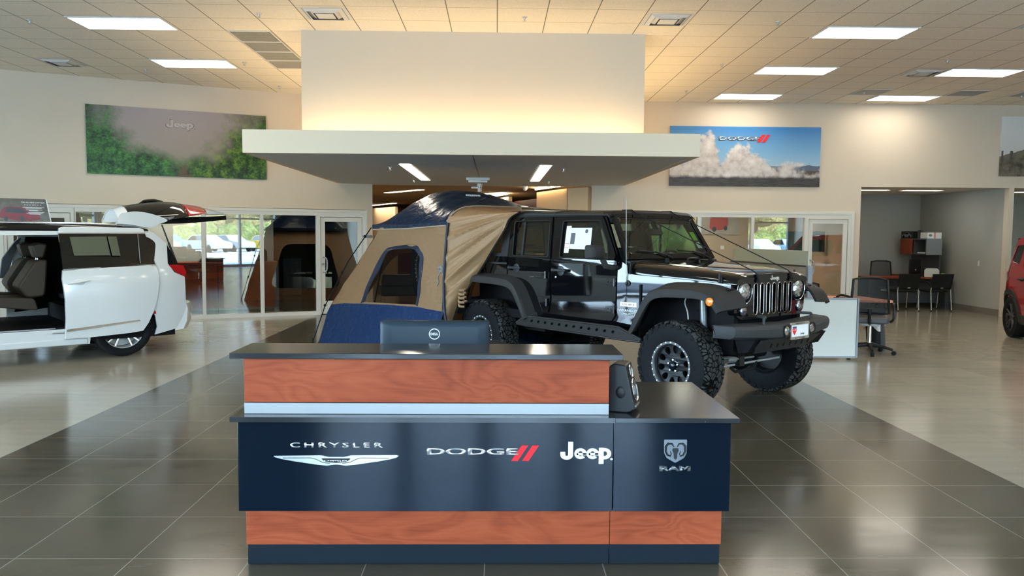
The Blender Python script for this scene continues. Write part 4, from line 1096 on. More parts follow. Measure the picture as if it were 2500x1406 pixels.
# rear wall, tailgate, interior
b = B(); b.hexa([(-2.05, -.76, .72), (-2.06, -.73, .72), (-3.38, -.44, .72), (-3.37, -.47, .72), (-2.05, -.76, 1.39), (-2.06, -.73, 1.39), (-3.38, -.44, 1.39), (-3.37, -.47, 1.39)]); b.build('tailgate', 'car_black', jp, bevel=.006)
b = B(); b.prism([(-.775, 1.39), (.775, 1.39), (.69, 1.87), (-.69, 1.87)], 'x', -2.03, -2.0, [[(-.62, 1.43), (.62, 1.43), (.58, 1.80), (-.58, 1.80)]]); b.build('rear_frame', 'hardtop_black', jp)
b = B(); b.prism([(-.63, 1.42), (.63, 1.42), (.59, 1.81), (-.59, 1.81)], 'x', -2.02, -2.015); b.build('rear_window', 'shield_glass', jp, fn=lambda x, y, z: (-2.02-(1.81-z)*.95, y, 1.81+(1.81-z)*.12))
b = B(); b.box(-2.18, -2.05, -.80, .80, .62, .80); b.build('rear_bumper', 'bumper_plastic', jp, bevel=.015)
b = B(); b.box(-2.0, .68, -.74, .74, .66, .76); b.box(-1.9, 1.9, -.45, -.35, .52, .66); b.box(-1.9, 1.9, .35, .45, .52, .66); b.box(.98, 1.86, -.50, .50, .70, 1.14); b.box(-.6, .9, -.3, .3, .50, .62); b.build('chassis', 'interior_black', jp)
b = B(); b.prism(rounded([(.42, 1.10), (.66, 1.02), (.70, 1.38), (.52, 1.39), (.44, 1.30)], .04), 'y', -.72, .72); b.build('dashboard', 'black_plastic', jp, bevel=.01)
b = B(); cS = Vector((.33, .37, 1.31)); b.M = frame(cS, (0, 1, 0), (.42, 0, .90)); b.tube([(.185*math.cos(2*PI*k/28), .185*math.sin(2*PI*k/28), 0) for k in range(28)], .016, 8, closed=True); b.tube([(-.18, 0, 0), (0, -.02, .02), (.18, 0, 0)], .018, 6); b.tube([(0, -.02, .02), (0, -.18, 0)], .018, 6); b.build('steering_wheel', 'black_plastic', jp, smooth=50)
# axles and steering
b = B()
for ax in (1.473, -1.473):
    b = B(); b.cyl((ax, -.62, .425), (ax, .62, .425), .045, n=12); b.ball((ax, .18, .425), (.15, .13, .14), 14, 10); b.build('axle', 'interior_black', jp, smooth=50)
b = B(); b.cyl((1.66, -.60, .39), (1.66, .62, .39), .012, n=10); b.build('tie_rod', 'grey_metal', jp, smooth=50)
b = B(); b.cyl((1.70, -.62, .47), (1.70, -.22, .455), .035, n=14); b.cyl((1.70, -.22, .455), (1.70, .10, .45), .012, n=8); sd = b.build('steering_damper', 'brushed_alu', jp, smooth=50)
text('damper_lettering', 'FOX', frame((1.737, -.40, .462), (0, 1, 0), (0, 0, 1)), .09, .03, 'black_satin', sd, .002, .02, .25)
b = B(); b.tube([(1.68, -.25, .37), (1.70, -.20, .33), (1.70, .10, .33), (1.67, .20, .38)], .016, 6); b.box(1.60, 1.72, -.16, -.08, .38, .50); b.build('damper_bracket', 'black_satin', jp)
# antenna, badges
b = B(); b.cyl((.80, -.792, 1.165), (.785, -.795, 2.03), .0035, n=6); b.build('antenna', 'grey_metal', jp)
b = B(); b.lathe([(0, -.0), (.032, 0), (.03, -.008), (.014, -.012), (.012, -.03), (0, -.032)], (.81, -.778, 1.163), 'y', 18); b.build('antenna_base', 'black_plastic', jp, smooth=45)
SMx = lambda x, z: frame((x, -yj(x, z)-.001, z), (1, .125, 0), (0, 0, 1))
b = B(); b.M = SMx(.821, .950); b.prism([(-.098, -.020), (.102, -.020), (.096, .021), (-.096, .021)], 'z', 0, .003); bd = b.build('side_badge', 'badge_silver', jp)
text('badge_lettering', 'SPORT', SMx(.821, .950) @ T(0, 0, .003), .165, .020, 'black_satin', bd, .001, .03)
text('badge_lettering', 'WRANGLER', SMx(.824, .888), .245, .026, 'badge_white', jp, .002, .02)
text('badge_lettering', 'UNLIMITED', SMx(.838, .853), .190, .019, 'badge_white', jp, .002, .02)

# wheels
def jeep_wheel(loc, rz):
    w = bpy.data.objects.new('wheel', None); COL.objects.link(w); w.parent = jp; w.location = loc; w.rotation_euler = (0, 0, rz)
    tyre(.426, .305, .222, 'tire', w, 56)
    b = B(); b.lathe([(.222, .12), (.205, .11), (.195, .0), (.200, -.100), (.205, -.110), (.225, -.112)], axis='y', n=56); b.lathe([(.195, .02), (.06, .03), (.0, .03)], axis='y', n=40); b.build('rim_barrel', 'rim_black', w, smooth=40)
    b = B(); hol = []
    for k in range(10):
        a = 2*PI*k/10+.2; ca, sa = math.cos(a), math.sin(a)
        hol.append([((.150+r_*.038)*ca-t_*.030*sa, (.150+r_*.038)*sa+t_*.030*ca) for r_, t_ in [(math.cos(2*PI*j/14), math.sin(2*PI*j/14)*(1+.25*math.cos(2*PI*j/14))) for j in range(14)]])
    b.prism(circ(0, 0, .203, 60), 'y', -.092, -.064, hol)
    b.build('spoke_disc', 'rim_black', w, bevel=.004, fn=lambda x, y, z: (x, y+.035*max(0, 1-math.hypot(x, z)/.2)*.6, z))
    b = B(); b.lathe([(.196, -.100), (.199, -.128), (.208, -.138), (.232, -.138), (.241, -.128), (.241, -.100)], axis='y', n=64); rg = b.build('beadlock_ring', 'ring_grey', w, smooth=35)
    b = B()
    for k in range(24):
        a = 2*PI*k/24; c = (.222*math.cos(a), 0, .222*math.sin(a)); b.lathe([(.0075, -.137), (.0072, -.144), (0, -.145)], c, 'y', 8)
    b.build('ring_bolts', 'badge_white', rg, smooth=45)
    b = B(); b.lathe([(.075, -.05), (.078, -.077), (.068, -.083), (.040, -.088), (.038, -.118), (.030, -.125), (0, -.126)], axis='y', n=32); hb = b.build('hub_cap', 'black_gloss', w, smooth=40)
    b = B()
    for k in range(5):
        a = 2*PI*k/5+.3; b.lathe([(.013, -.078), (.013, -.101), (.008, -.107), (0, -.107)], (.055*math.cos(a), 0, .055*math.sin(a)), 'y', 10)
    b.build('lug_nuts', 'chrome', hb, smooth=45)
    return w
jw = jeep_wheel((1.473, -.765, .426), 0)
def copy_part(root, loc, rot):
    r = root.copy(); COL.objects.link(r); r.location = loc; r.rotation_euler = rot
    for ch in list(root.children):
        c = ch.copy(); COL.objects.link(c); c.parent = r
        for gch in list(ch.children):
            d = gch.copy(); COL.objects.link(d); d.parent = c
    return r
copy_part(jw, (-1.473, -.765, .426), (0, 1.0, 0))
copy_part(jw, (1.473, .765, .426), (0, .4, PI))
copy_part(jw, (-1.473, .765, .426), (0, .7, PI))
sw = copy_part(jw, (-2.72, -.80, 1.17), (0, 0, rad(-12))); sw.name = 'spare_wheel'
# tie-down straps from the roof to the grille
for s, lab in ((-1, 'black tie-down strap over the windshield of the black car, nearer the reception desk'), (1, 'black tie-down strap over the windshield of the black car, farther from the reception desk')):
    b = B(); y0, y1 = s*.325, s*.285
    b.tube([(.30, y0, 1.918), (.44, y0, 1.917), (.475, y0, 1.89), (1.935, y1, 1.318), (1.975, y1, 1.285), (1.985, y1*.97, 1.215)], [.006, .006, .005, .005, .012, .012], 6)
    o = b.build('tie_down_strap', 'black_rubber', None, smooth=50); o.location = (JX, JY, 0); o.rotation_euler = (0, 0, JR)
    tag(o, lab, 'strap', 'tie-down straps on the black car')
# ------------------------------------------------------------------ the tent on the tail of the black car (same local axes as the car)
def cloth(name, color, scale=9.0, strength=0.35, trans=0.25, rough=0.6):
    m = bpy.data.materials.new(name); g = NT(m)
    v = g.coord('Object')
    n1 = g.noise(g.coord('Object', (1, 1, 1)), scale*.35, 4, .55, .6); n2 = g.noise(g.coord('Object', (1.0, 1.0, 2.2)), scale, 3, .5, .4)
    bp_ = g.bump(g.m('ADD', n1, g.m('MULTIPLY', n2, .35)), strength, .12)
    c = lin(color)
    p = g.bsdf(color, rough, 0, .3, 0, bp_)
    t = g.n('ShaderNodeBsdfTranslucent'); t.inputs[0].default_value = c
    x = g.n('ShaderNodeMixShader'); x.inputs[0].default_value = trans
    g.t.links.new(p, x.inputs[1]); g.t.links.new(t.outputs[0], x.inputs[2])
    g.done(x.outputs[0]); M[name] = m
cloth('tent_tan', (0.37, 0.222, 0.115), 8.0, .35, .3, .5)
cloth('tent_sleeve', (0.45, 0.272, 0.142), 10.0, .22, .3, .42)
cloth('tent_blue', (0.006, 0.029, 0.10), 8.0, .4, .08, .38)
cloth('tent_fly', (0.008, 0.020, 0.046), 6.0, .45, .05, .36)
mat('tent_trim', (0.006, 0.014, 0.038), .6)
mat('piping_tan', (0.42, 0.32, 0.22), .6)
m = bpy.data.materials.new('screen_mesh'); g = NT(m)
t_ = g.n('ShaderNodeBsdfTransparent'); t_.inputs[0].default_value = (.80, .78, .74, 1)
d_ = g.n('ShaderNodeBsdfDiffuse'); d_.inputs[0].default_value = (.03, .03, .03, 1)
x_ = g.n('ShaderNodeMixShader'); x_.inputs[0].default_value = .10
g.t.links.new(t_.outputs[0], x_.inputs[1]); g.t.links.new(d_.outputs[0], x_.inputs[2]); g.done(x_.outputs[0]); M['screen_mesh'] = m

tt = thing('tent', 'tan and navy camping tent joined to the tail of the black car', 'tent', (JX, JY, 0), JR)
def yw(x, z): return -1.0-(1.78-z)*(.17+.09*(-x-1.9)/2.9)
rnd = random.Random(4)
XC = [-4.6+.2*k for k in range(14)]; ZCt = [.15*k for k in range(1, 12)]
WO = spline([(-3.853, .648, 0), (-3.777, .802, 0), (-3.622, 1.188, 0), (-3.438, 1.407, 0), (-3.203, 1.472, 0), (-2.72, 1.500, 0), (-2.554, 1.425, 0), (-2.458, 1.308, 0), (-2.418, .994, 0), (-2.436, .712, 0)], 4)
WI = spline([(-3.752, .675, 0), (-3.68, .83, 0), (-3.538, 1.14, 0), (-3.349, 1.384, 0), (-3.18, 1.425, 0), (-2.78, 1.445, 0), (-2.619, 1.400, 0), (-2.534, 1.306, 0), (-2.487, .99, 0), (-2.486, .725, 0)], 4)
WO = [(p.x, p.y) for p in WO]; WI = [(p.x, p.y) for p in WI]
def wr(x, z): return .010*math.sin(x*9+z*7)+.006*math.sin(x*17-z*23)
for s in (1, -1):
    ys = lambda x, z: s*(yw(x, z)+wr(x, z))
    b = B(); b.prism([(-4.662, .575), (-4.3, .62), (-3.853, .645), (-3.0, .685), (-2.43, .70), (-1.872, .683), (-2.065, 1.80), (-3.69, 1.725), (-4.05, 1.30)], 'y', 0, .004, [WI[::-1]])
    b.build('side_wall', 'tent_tan', tt, fn=lambda x, y, z: (x, ys(x, z)+s*y, z), cuts=(('x', XC), ('z', ZCt)), smooth=60)
    b = B(); b.prism([(-4.797, .0), (-1.85, .0), (-1.872, .683), (-2.43, .70), (-3.0, .685), (-3.853, .645), (-4.3, .62), (-4.662, .575)], 'y', 0, .004)
    b.build('mud_wall', 'tent_blue', tt, fn=lambda x, y, z: (x, ys(x, z)+s*y, z), cuts=(('x', XC), ('z', ZCt)), smooth=60)
    b = B(); b.prism(WO+WI[::-1], 'y', -.006, 0); b.build('window_binding', 'tent_trim', tt, fn=lambda x, y, z: (x, ys(x, z)+s*y, z), smooth=60)
    b = B(); b.prism(WI, 'y', .004, .006); b.build('window_screen', 'screen_mesh', tt, fn=lambda x, y, z: (x, ys(x, z)+s*y, z), smooth=60)
    # corner poles
    b = B(); b.tube([(-2.03, s*-.99, 1.84), (-2.03, s*-1.02, 1.65), (-1.98, s*-1.085, 1.2), (-1.90, s*-1.17, .70), (-1.86, s*-1.30, .0)], .014, 6)
    b.build('corner_pole', 'black_plastic', tt, smooth=50)
    b = B(); b.tube([(-3.70, s*-.98, 1.72), (-4.06, s*-1.09, 1.30), (-4.66, s*-1.29, .57), (-4.79, s*-1.45, .02)], .010, 6); b.build('corner_pole', 'tent_tan', tt, smooth=50)
# back wall
b = B()
def bw(u, v):
    zz = v*1.74; y = (u*2-1)
    xe = -4.80+(zz/.575)*.13 if zz < .575 else -4.665+(zz-.575)/1.16*.965
    w = -yw(xe, zz)
    return (xe-.05*math.cos(y*PI/2)*(1-v), y*w, zz)
HW = rounded([(-.62, .28), (.62, .28), (.52, 1.36), (-.52, 1.36)], .2)
b.prism([(-1, 0), (1, 0), (1, 1.74), (-1, 1.74)], 'x', 0, .004, [HW])
def bw2(x, y, z):
    p = bw((y+1)/2, z/1.74); return (p[0]+x, p[1], p[2])
b.build('back_wall', 'tent_tan', tt, smooth=60, fn=bw2, cuts=(('y', [-.8+.2*k for k in range(9)]), ('z', [.2*k for k in range(1, 9)])))
b = B(); b.prism(HW, 'x', .004, .006); b.build('back_screen', 'screen_mesh', tt, smooth=60, fn=bw2, cuts=(('y', [-.4, -.2, 0, .2, .4]), ('z', [.575, .9, 1.2])))
b = B(); b.grid(lambda u, v: (-4.80+2.9*u, (2*v-1)*1.3, .006+.004*math.sin(u*40)*math.sin(v*31)), 12, 8); b.build('tent_floor', 'tent_blue', tt, smooth=60)
b = B()
for px in ((-4.3, -.9, .9), (-3.5, .2, 1.4)): b.tube([(px[0], px[1], .02), (px[0]+.25, px[1]+.05, .9), (px[0]+.5, px[1]+.1, 1.7)], .012, 6)
b.build('inner_pole', 'black_plastic', tt, smooth=50)
# rain fly
def flyz(a, b_):
    # a along the car (-1 tail, +1 car side), b_ across
    f = max(0, 1-abs(b_)**2.4)
    dome = .50*max(0, 1-((a+.25)/1.25)**2 if a > -.25 else 1-((a+.25)/.75)**2)
    arch = (.21*(1-abs(b_)**7))*max(0, (a+.2)/1.2)**1.3
    return 1.77+.03*max(0, a)+max(dome*f, 0)*(1-.28*max(0, a)**2)+arch*(1-dome*f/.6)
def fly(u, v):
    a, q = u*2-1, v*2-1
    x = -2.97+.935*a-(.02 if a < -.9 else 0); y = q*1.02
    z = flyz(a, q)+.004*math.sin(a*23+q*9)*(1-abs(q)**4)
    return (x, y, z)
b = B(); b.grid(fly, 40, 40); fl = b.build('rain_fly', 'tent_fly', tt, smooth=60)
b = B()
b.grid(lambda u, v: (-2.97+.935*(2*u-1), -1.02-.004*v, flyz(2*u-1, -1)-.045*v-.02*v*(1-u)), 24, 2)
b.grid(lambda u, v: (-2.97+.935*(2*u-1), 1.02+.004*v, flyz(2*u-1, 1)-.045*v), 24, 2)
b.grid(lambda u, v: (-3.91-.004*v, (2*u-1)*1.02, 1.77-.06*v), 12, 2)
b.build('fly_skirt', 'tent_fly', tt, smooth=60)
b = B(); b.tube([(-2.97+.935*(2*k/24-1), -1.027, flyz(2*k/24-1, -1)-.048-.02*(1-k/24)) for k in range(25)], .009, 6); b.tube([(-2.030, q/20*1.02, flyz(1, q/20)+.002) for q in range(-20, 21)], .010, 6)
b.build('fly_piping', 'piping_tan', tt, smooth=50)
b = B(); b.tube([fly(.965-.25*(k/16)**1.4, k/16*.5) for k in range(17)], .006, 5); b.build('fly_seam', 'tent_trim', tt, smooth=50)
b = B()
for k in range(9): b.hexa([(-2.62+.0*k, -.30+k*.028, 2.182), (-2.61, -.30+k*.028, 2.165), (-2.61, -.283+k*.028, 2.165), (-2.62, -.283+k*.028, 2.182), (-2.61, -.30+k*.028, 2.19), (-2.60, -.30+k*.028, 2.17), (-2.60, -.283+k*.028, 2.17), (-2.61, -.283+k*.028, 2.19)])
b.build('fly_label', 'badge_white', tt)
# sleeve from the tent to the car: near side, far side, top
L_ = spline([(-2.02, -.985, 1.865), (-2.025, -1.02, 1.65), (-1.98, -1.09, 1.2), (-1.93, -1.13, .95), (-1.885, -1.15, .70), (-1.82, -1.13, .42), (-1.75, -1.12, .22)], 6)
R_ = spline([(-.93, -.745, 1.905), (-1.09, -.765, 1.83), (-1.15, -.790, 1.70), (-1.335, -.82, 1.47), (-1.52, -.855, 1.225), (-1.66, -.90, 1.04), (-1.80, -.97, .80), (-1.90, -1.02, .50), (-1.86, -1.03, .22)], 6)
def curve_at(C_, t):
    k = t*(len(C_)-1); i = min(int(k), len(C_)-2); return C_[i].lerp(C_[i+1], k-i)
for s in (1, -1):
    def slv(u, v):
        p = curve_at(L_, v).lerp(curve_at(R_, v), u)
        # folds fan out from the roof corner of the car
        an = math.atan2(p.z-1.95, -(p.x+.85))
        env = math.sin(PI*min(1, u*1.02))**.6
        f = .020*math.sin(an*34)+.012*math.sin(an*61+1.0)+.006*math.sin(an*113)
        return (p.x, s*(p.y-.02-(f+.045)*env*min(1, v*4+.25)), p.z)
    b = B(); b.grid(slv, 60, 110); b.build('car_sleeve', 'tent_sleeve', tt, smooth=60)
b = B()
def tops(u, v):
    q = 2*v-1
    z0 = flyz(1, q)-.006; z1 = 1.935-.03*abs(q)**4
    x = -2.02+(1.10+.0*q)*u; y = q*(1.01+( .735-1.01)*u)
    return (x, y, z0+(z1-z0)*u-.03*math.sin(PI*u)*(1-abs(q)**3)+.006*math.sin(q*30+u*4)*math.sin(PI*u))
b.grid(tops, 20, 40); b.build('sleeve_top', 'tent_sleeve', tt, smooth=60)
b = B()
for s in (1, -1):
    b.tube([(p.x+.02, s*(p.y-.012), p.z+.004) for p in R_], .010, 6)
b.tube([(-.91, y/10*.73, 1.945) for y in range(-10, 11)], .008, 6)
b.build('sleeve_strap', 'black_rubber', tt, smooth=50)
b = B(); b.tube([(p.x+.045, p.y-.035, p.z) for p in L_[3:]], .018, 6); b.build('sleeve_edge', 'tent_trim', tt, smooth=50)
b = B()
for k in range(5): b.tube(spline([(-1.72+.01*k, -.96, 1.02-k*.05), (-1.77, -1.0-.01*(k % 2), .99-k*.05), (-1.74, -1.03, .955-k*.05), (-1.69, -.99, .95-k*.05)], 4), .016, 6)
b.build('gathered_hem', 'tent_sleeve', tt, smooth=60)
# guy rope, cord bundle, roof pole end
b = B(); b.tube([(-3.92, -1.03, 1.73), (-4.30, -1.20, 1.24), (-4.74, -1.36, .56), (-4.83, -1.52, .02)], .008, 6); b.cyl((-4.83, -1.52, 0), (-4.835, -1.525, .07), .012, n=6)
for tq in ((-4.02, -1.08, 1.60), (-4.42, -1.24, 1.07), (-4.74, -1.365, .56)): b.ball(tq, .022, 8, 6)
b.build('guy_rope', 'black_rubber', tt, smooth=50)
b = B()
for k in range(4): b.tube([(-2.05+.045*math.cos(a), -1.10, 1.19+k*.008+.03*math.sin(a)) for a in [2*PI*j/10+k for j in range(10)]], .007, 5, closed=True)
b.tube(spline([(-2.04, -1.105, 1.17), (-2.08, -1.12, 1.10), (-2.05, -1.13, 1.04), (-2.08, -1.14, .99)], 4), .006, 5); b.build('cord_bundle', 'mid_grey', tt, smooth=50)
b = B(); b.cyl((-3.98, -1.0, 1.60), (-4.2, -1.0, 1.60), .022, n=8); b.build('pole_end', 'mid_grey', tt, smooth=50)
# ------------------------------------------------------------------ the white minivan
mat('van_white', (0.72, 0.735, 0.73), 0.12, spec=0.5, coat=0.5)
mat('van_leather', (0.036, 0.024, 0.014), .5, spec=.3)
mat('van_glass_black', (0.004, 0.004, 0.004), 0.03, spec=0.5, coat=0.3)
mat('van_trim', (0.55, 0.56, 0.55), 0.35, metal=.2)
VX, VY, VR = -6.657, 10.146, rad(220)
vn = thing('minivan', 'white minivan with its sliding door open and its liftgate raised', 'car', (VX, VY, 0), VR)
def yv(x, z):
    if z < .85: y = 1.0-.075*((.85-z)/.6)**1.8
    elif z < 1.2: y = 1.0-.045*((z-.85)/.35)**2
    else: y = .955-(z-1.2)*.30
    if x < -1.75: y -= .11*((-1.75-x)/.63)**2.2
    if x > 1.5: y -= .16*((x-1.5)/1.0)**2
    return y
VZ = [.30+.08*k for k in range(18)]
VXc = [-2.3, -2.2, -2.1, -2.0, -1.9, -1.75, 1.5, 1.8, 2.1]
def arch(cx, r, z0, a0, a1, n=10): return [(cx+r*math.cos(rad(a0+(a1-a0)*k/n)), z0+r*math.sin(rad(a0+(a1-a0)*k/n))) for k in range(n+1)]
VS = [(2.40, .25), (1.95, .24)]+arch(1.545, .40, .37, -20, 200)+[(1.13, .215), (-1.13, .205)]+arch(-1.545, .405, .37, -23, 203)[1:-1]+[(-1.925, .265), (-2.29, .34), (-2.37, .42), (-2.385, .58), (-2.345, .68), (-2.34, 1.03), (-2.19, 1.10), (-2.11, 1.22), (-2.13, 1.487), (-1.965, 1.635), (-1.88, 1.665), (.70, 1.665), (1.2, 1.45), (1.75, 1.10), (2.25, .98), (2.45, .75), (2.48, .45)]
AP = rounded([(.42, .42), (.45, 1.58), (-1.0, 1.60), (-1.02, .55), (-1.0, .42)], .06)
FWn = rounded([(.55, 1.20), (.62, 1.58), (.85, 1.56), (1.55, 1.18)], .03)
QW = rounded([(-1.15, 1.22), (-1.15, 1.60), (-1.88, 1.58), (-1.985, 1.50), (-1.93, 1.24)], .05)
for s in (1, -1):
    AQ = AP if s > 0 else rounded([(.42, .42), (.45, 1.58), (-.66, 1.58), (-.54, .9), (-.50, .42)], .04)
    p = panel('body_side', VS, s, yv, 'van_white', vn, [AQ[::-1], FWn[::-1], QW[::-1]], .03, 0, VZ, VXc, smooth=40)
    q = B(); q.prism(QW, 'y', .012, .018); q.build('quarter_window', 'tinted_glass', vn, fn=lambda x, y, z: (x, s*(yv(x, z)-y), z))
    q = B(); q.prism(FWn, 'y', .012, .018); q.build('front_window', 'tinted_glass', vn, fn=lambda x, y, z: (x, s*(yv(x, z)-y), z))
    # sill and door track
    q = B(); q.prism([(1.12, .205), (-1.10, .205), (-1.10, .29), (1.12, .285)], 'y', -.012, .05); q.build('sill', 'van_white', vn, smooth=40, bevel=.012, fn=lambda x, y, z: (x, s*(yv(x, z)-y), z))
    q = B(); q.box(-1.0, .42, s*.86, s*.93, .30, .42); q.build('door_track', 'black_satin', vn)
    q = B(); q.box(-.74, .42, s*.90, s*.945, .425, .438); q.box(-.60, .3, s*.925, s*.94, .325, .345); q.tube([(-.55, s*.935, .36), (-.70, s*.94, .375), (-.84, s*.98, .38)], .012, 6); q.build('track_rail', 'brushed_alu', vn)
    # chrome and dark strips over the opening
    q = B(); q.prism([(-1.0, 1.645), (.44, 1.645), (.44, 1.675), (-1.0, 1.675)], 'y', -.003, .004); q.build('door_slot', 'interior_black', vn, fn=lambda x, y, z: (x, s*(yv(x, z)-y), z))
    q = B(); q.tube([(.75, s*.735, 1.728), (.2, s*.745, 1.745), (-1.2, s*.745, 1.742), (-1.6, s*.735, 1.725)], .016, 8); q.build('roof_rail', 'chrome', vn, smooth=50)
    # far slanted belt pillar and trim inside the opening
    q = B(); q.prism([(.30, .45), (.42, .45), (.44, 1.58), (.36, 1.58)], 'y', .02, .09); q.build('door_pillar', 'van_trim', vn, fn=lambda x, y, z: (x, s*(yv(x, z)-y), z), bevel=.01)
    q = B(); q.prism([(-1.86, .62), (-1.0, .62), (-1.0, 1.56), (-1.8, 1.56)] if s > 0 else [(-1.86, .62), (-.60, .50), (-.74, 1.56), (-1.8, 1.56)], 'y', .05, .06); q.build('inner_trim', 'interior_black', vn, fn=lambda x, y, z: (x, s*(yv(x, z)-y), z))
# roof
secs = []
for x, dz in ((.95, -.10), (.70, -.02), (.3, .02), (-.5, .035), (-1.3, .03), (-1.75, .01), (-1.90, -.015)):
    half = [(.820, 1.655), (.815, 1.672), (.79, 1.69), (.70, 1.702), (.4, 1.712), (0, 1.716)]
    secs.append([(x, -y, z+dz*min(1, (z-1.64)/.05)) for y, z in half]+[(x, y, z+dz*min(1, (z-1.64)/.05)) for y, z in reversed(half[:-1])])
b = B(); b.loft(secs); b.build('roof', 'van_glass_black', vn, smooth=40)
b = B(); b.prism([(-1.3, -.62), (.6, -.62), (.6, .62), (-1.3, .62)], 'z', 1.742, 1.750); b.build('sunroof_glass', 'van_glass_black', vn)
# nose
b = B(); b.loft([[(x, y*w, z) for y, z in ((-1, .25), (-1, zt-.12), (-.85, zt-.02), (0, zt+.03), (.85, zt-.02), (1, zt-.12), (1, .25))] for x, w, zt in ((1.70, .90, 1.12), (2.1, .84, 1.04), (2.4, .74, .92), (2.55, .62, .70))]); b.build('hood', 'van_white', vn, smooth=40)
b = B(); b.loft([[(1.74, -.80, 1.12), (1.74, .80, 1.12)], [(.88, -.70, 1.64), (.88, .70, 1.64)]], caps=False, closed=False); b.build('windshield', 'tinted_glass', vn)
# rear bumper and load floor
secs = []
for k in range(13):
    q = k/12*2-1; a = abs(q)
    y = q*.885; xr = -2.58+.21*a**3.5
    secs.append([(-2.20, y, .30), (xr+.06, y, .31), (xr+.01, y, .42), (xr, y, .60), (xr+.02, y, .66), (-2.20, y, .68)])
b = B(); b.loft(secs); b.build('rear_bumper', 'van_white', vn, smooth=40)
b = B(); b.box(-2.2, .9, -.88, .88, .24, .44); b.box(-2.15, -1.0, -.86, .86, .44, .64); b.box(-1.9, .7, -.76, .76, 1.61, 1.64); b.box(-1.30, -1.22, -.8, .8, .6, 1.30); b.box(.80, .9, -.8, .8, .4, 1.1); b.build('cabin_lining', 'interior_black', vn)
# second-row seats
for sy in (.40, -.40):
    b = B(); b.prism(rounded([(-.62, .64), (.12, .74), (.14, .86), (-.58, .80)], .04), 'y', sy-.24, sy+.24); so = b.build('seat', 'van_leather', vn, bevel=.03)
    b = B(); b.prism(rounded([(-.50, .80), (-.40, .95), (-.60, 1.27), (-.74, 1.29), (-.72, 1.0), (-.70, .82)], .05), 'y', sy-.23, sy+.23); b.prism(rounded([(-.62, 1.30), (-.58, 1.46), (-.66, 1.50), (-.76, 1.48), (-.72, 1.30)], .03), 'y', sy-.13, sy+.13); b.build('seat_back', 'van_leather', so, bevel=.035)
    b = B(); b.tube([(-.655, sy+.05, 1.27), (-.665, sy+.05, 1.31)], .008, 6); b.tube([(-.655, sy-.05, 1.27), (-.665, sy-.05, 1.31)], .008, 6); b.build('headrest_posts', 'chrome', so)
b = B(); b.prism(rounded([(-.42, .98), (-.46, 1.26), (-.62, 1.50), (-.70, 1.56), (-.60, 1.30), (-.50, 1.0)], .03), 'y', -.88, -.80); b.build('seat_belt_cover', 'dark_grey', vn)
# sliding door, slid back and standing out from the body
def yd(x, z): return yv(max(x, -1.75), z)+.065-.05*max(0, (-1.3-x)/.65)**2
DP = [(-.832, .297), (-1.10, .297), (-1.60, .318), (-1.76, .335), (-1.83, .44), (-1.885, .57), (-1.95, .80), (-1.978, 1.03), (-1.962, 1.13), (-1.935, 1.205), (-.826, 1.162), (-.812, 1.05), (-.836, .80), (-.842, .55)]
d = panel('sliding_door', DP, 1, yd, 'van_white', vn, (), .06, 0, VZ, [-1.8, -1.6, -1.4, -1.2, -1.0], smooth=40, bevel=.006)
q = B(); q.prism([(-.828, 1.165), (-1.935, 1.210), (-1.90, 1.40), (-1.845, 1.622), (-.815, 1.618)], 'y', .004, .04); q.build('door_window', 'van_glass_black', d, fn=lambda x, y, z: (x, yd(x, z)-y, z), cuts=(('z', (1.2, 1.3, 1.4, 1.5)),), smooth=40)
q = B(); q.prism([(-.815, 1.62), (-1.845, 1.625), (-1.835, 1.675), (-1.78, 1.695), (-.88, 1.70), (-.83, 1.685)], 'y', -.0, .08); q.build('door_top_rail', 'van_white', d, fn=lambda x, y, z: (x, yd(x, z)-y, z), smooth=40, bevel=.008)
q = B(); q.prism([(-.825, 1.155), (-1.945, 1.198), (-1.935, 1.216), (-.825, 1.175)], 'y', -.006, .01); q.prism([(-.815, 1.612), (-1.85, 1.617), (-1.848, 1.628), (-.815, 1.623)], 'y', -.004, .01); q.build('window_chrome', 'chrome', d, fn=lambda x, y, z: (x, yd(x, z)-y, z))
q = B(); q.prism(rounded([(-.85, .388), (-1.30, .430), (-1.725, .468), (-1.70, .488), (-1.30, .458), (-.85, .420)], .006), 'y', -.010, .01); q.build('door_chrome', 'chrome', d, fn=lambda x, y, z: (x, yd(x, z)-y, z))
q = B(); q.tube([(-.86, -.03, .995), (-.95, -.045, 1.008), (-1.05, -.045, 1.022), (-1.12, -.012, 1.028)], [.010, .016, .015, .008], 8); q.ball((-1.0, .0, 1.012), (.07, .012, .035), 14, 8); q.build('door_handle', 'van_white', d, fn=lambda x, y, z: (x, yd(x, z)-y, z), smooth=50)
q = B(); q.prism([(-.935, 1.572), (-.965, 1.338), (-1.383, 1.338), (-1.359, 1.580)], 'y', .001, .0035); q.prism([(-1.374, 1.58), (-1.406, 1.333), (-1.506, 1.332), (-1.481, 1.58)], 'y', .001, .0035)
q.build('window_sticker', mat('dim_paper', (.10, .11, .075), .15), d, fn=lambda x, y, z: (x, yd(x, z)-y, z))
q = B(); q.prism([(-1.745, 1.23), (-1.755, 1.61), (-1.745, 1.61), (-1.735, 1.23)], 'y', .0, .0035); q.build('window_divider', 'mid_grey', d, fn=lambda x, y, z: (x, yd(x, z)-y, z))
q = B(); q.prism(rounded([(-1.90, .55), (-1.86, .55), (-1.88, .60)], .008), 'y', -.0, .01); q.build('side_reflector', 'red_lens', vn, fn=lambda x, y, z: (x-.03, yd(x, z)-y-.02, z))
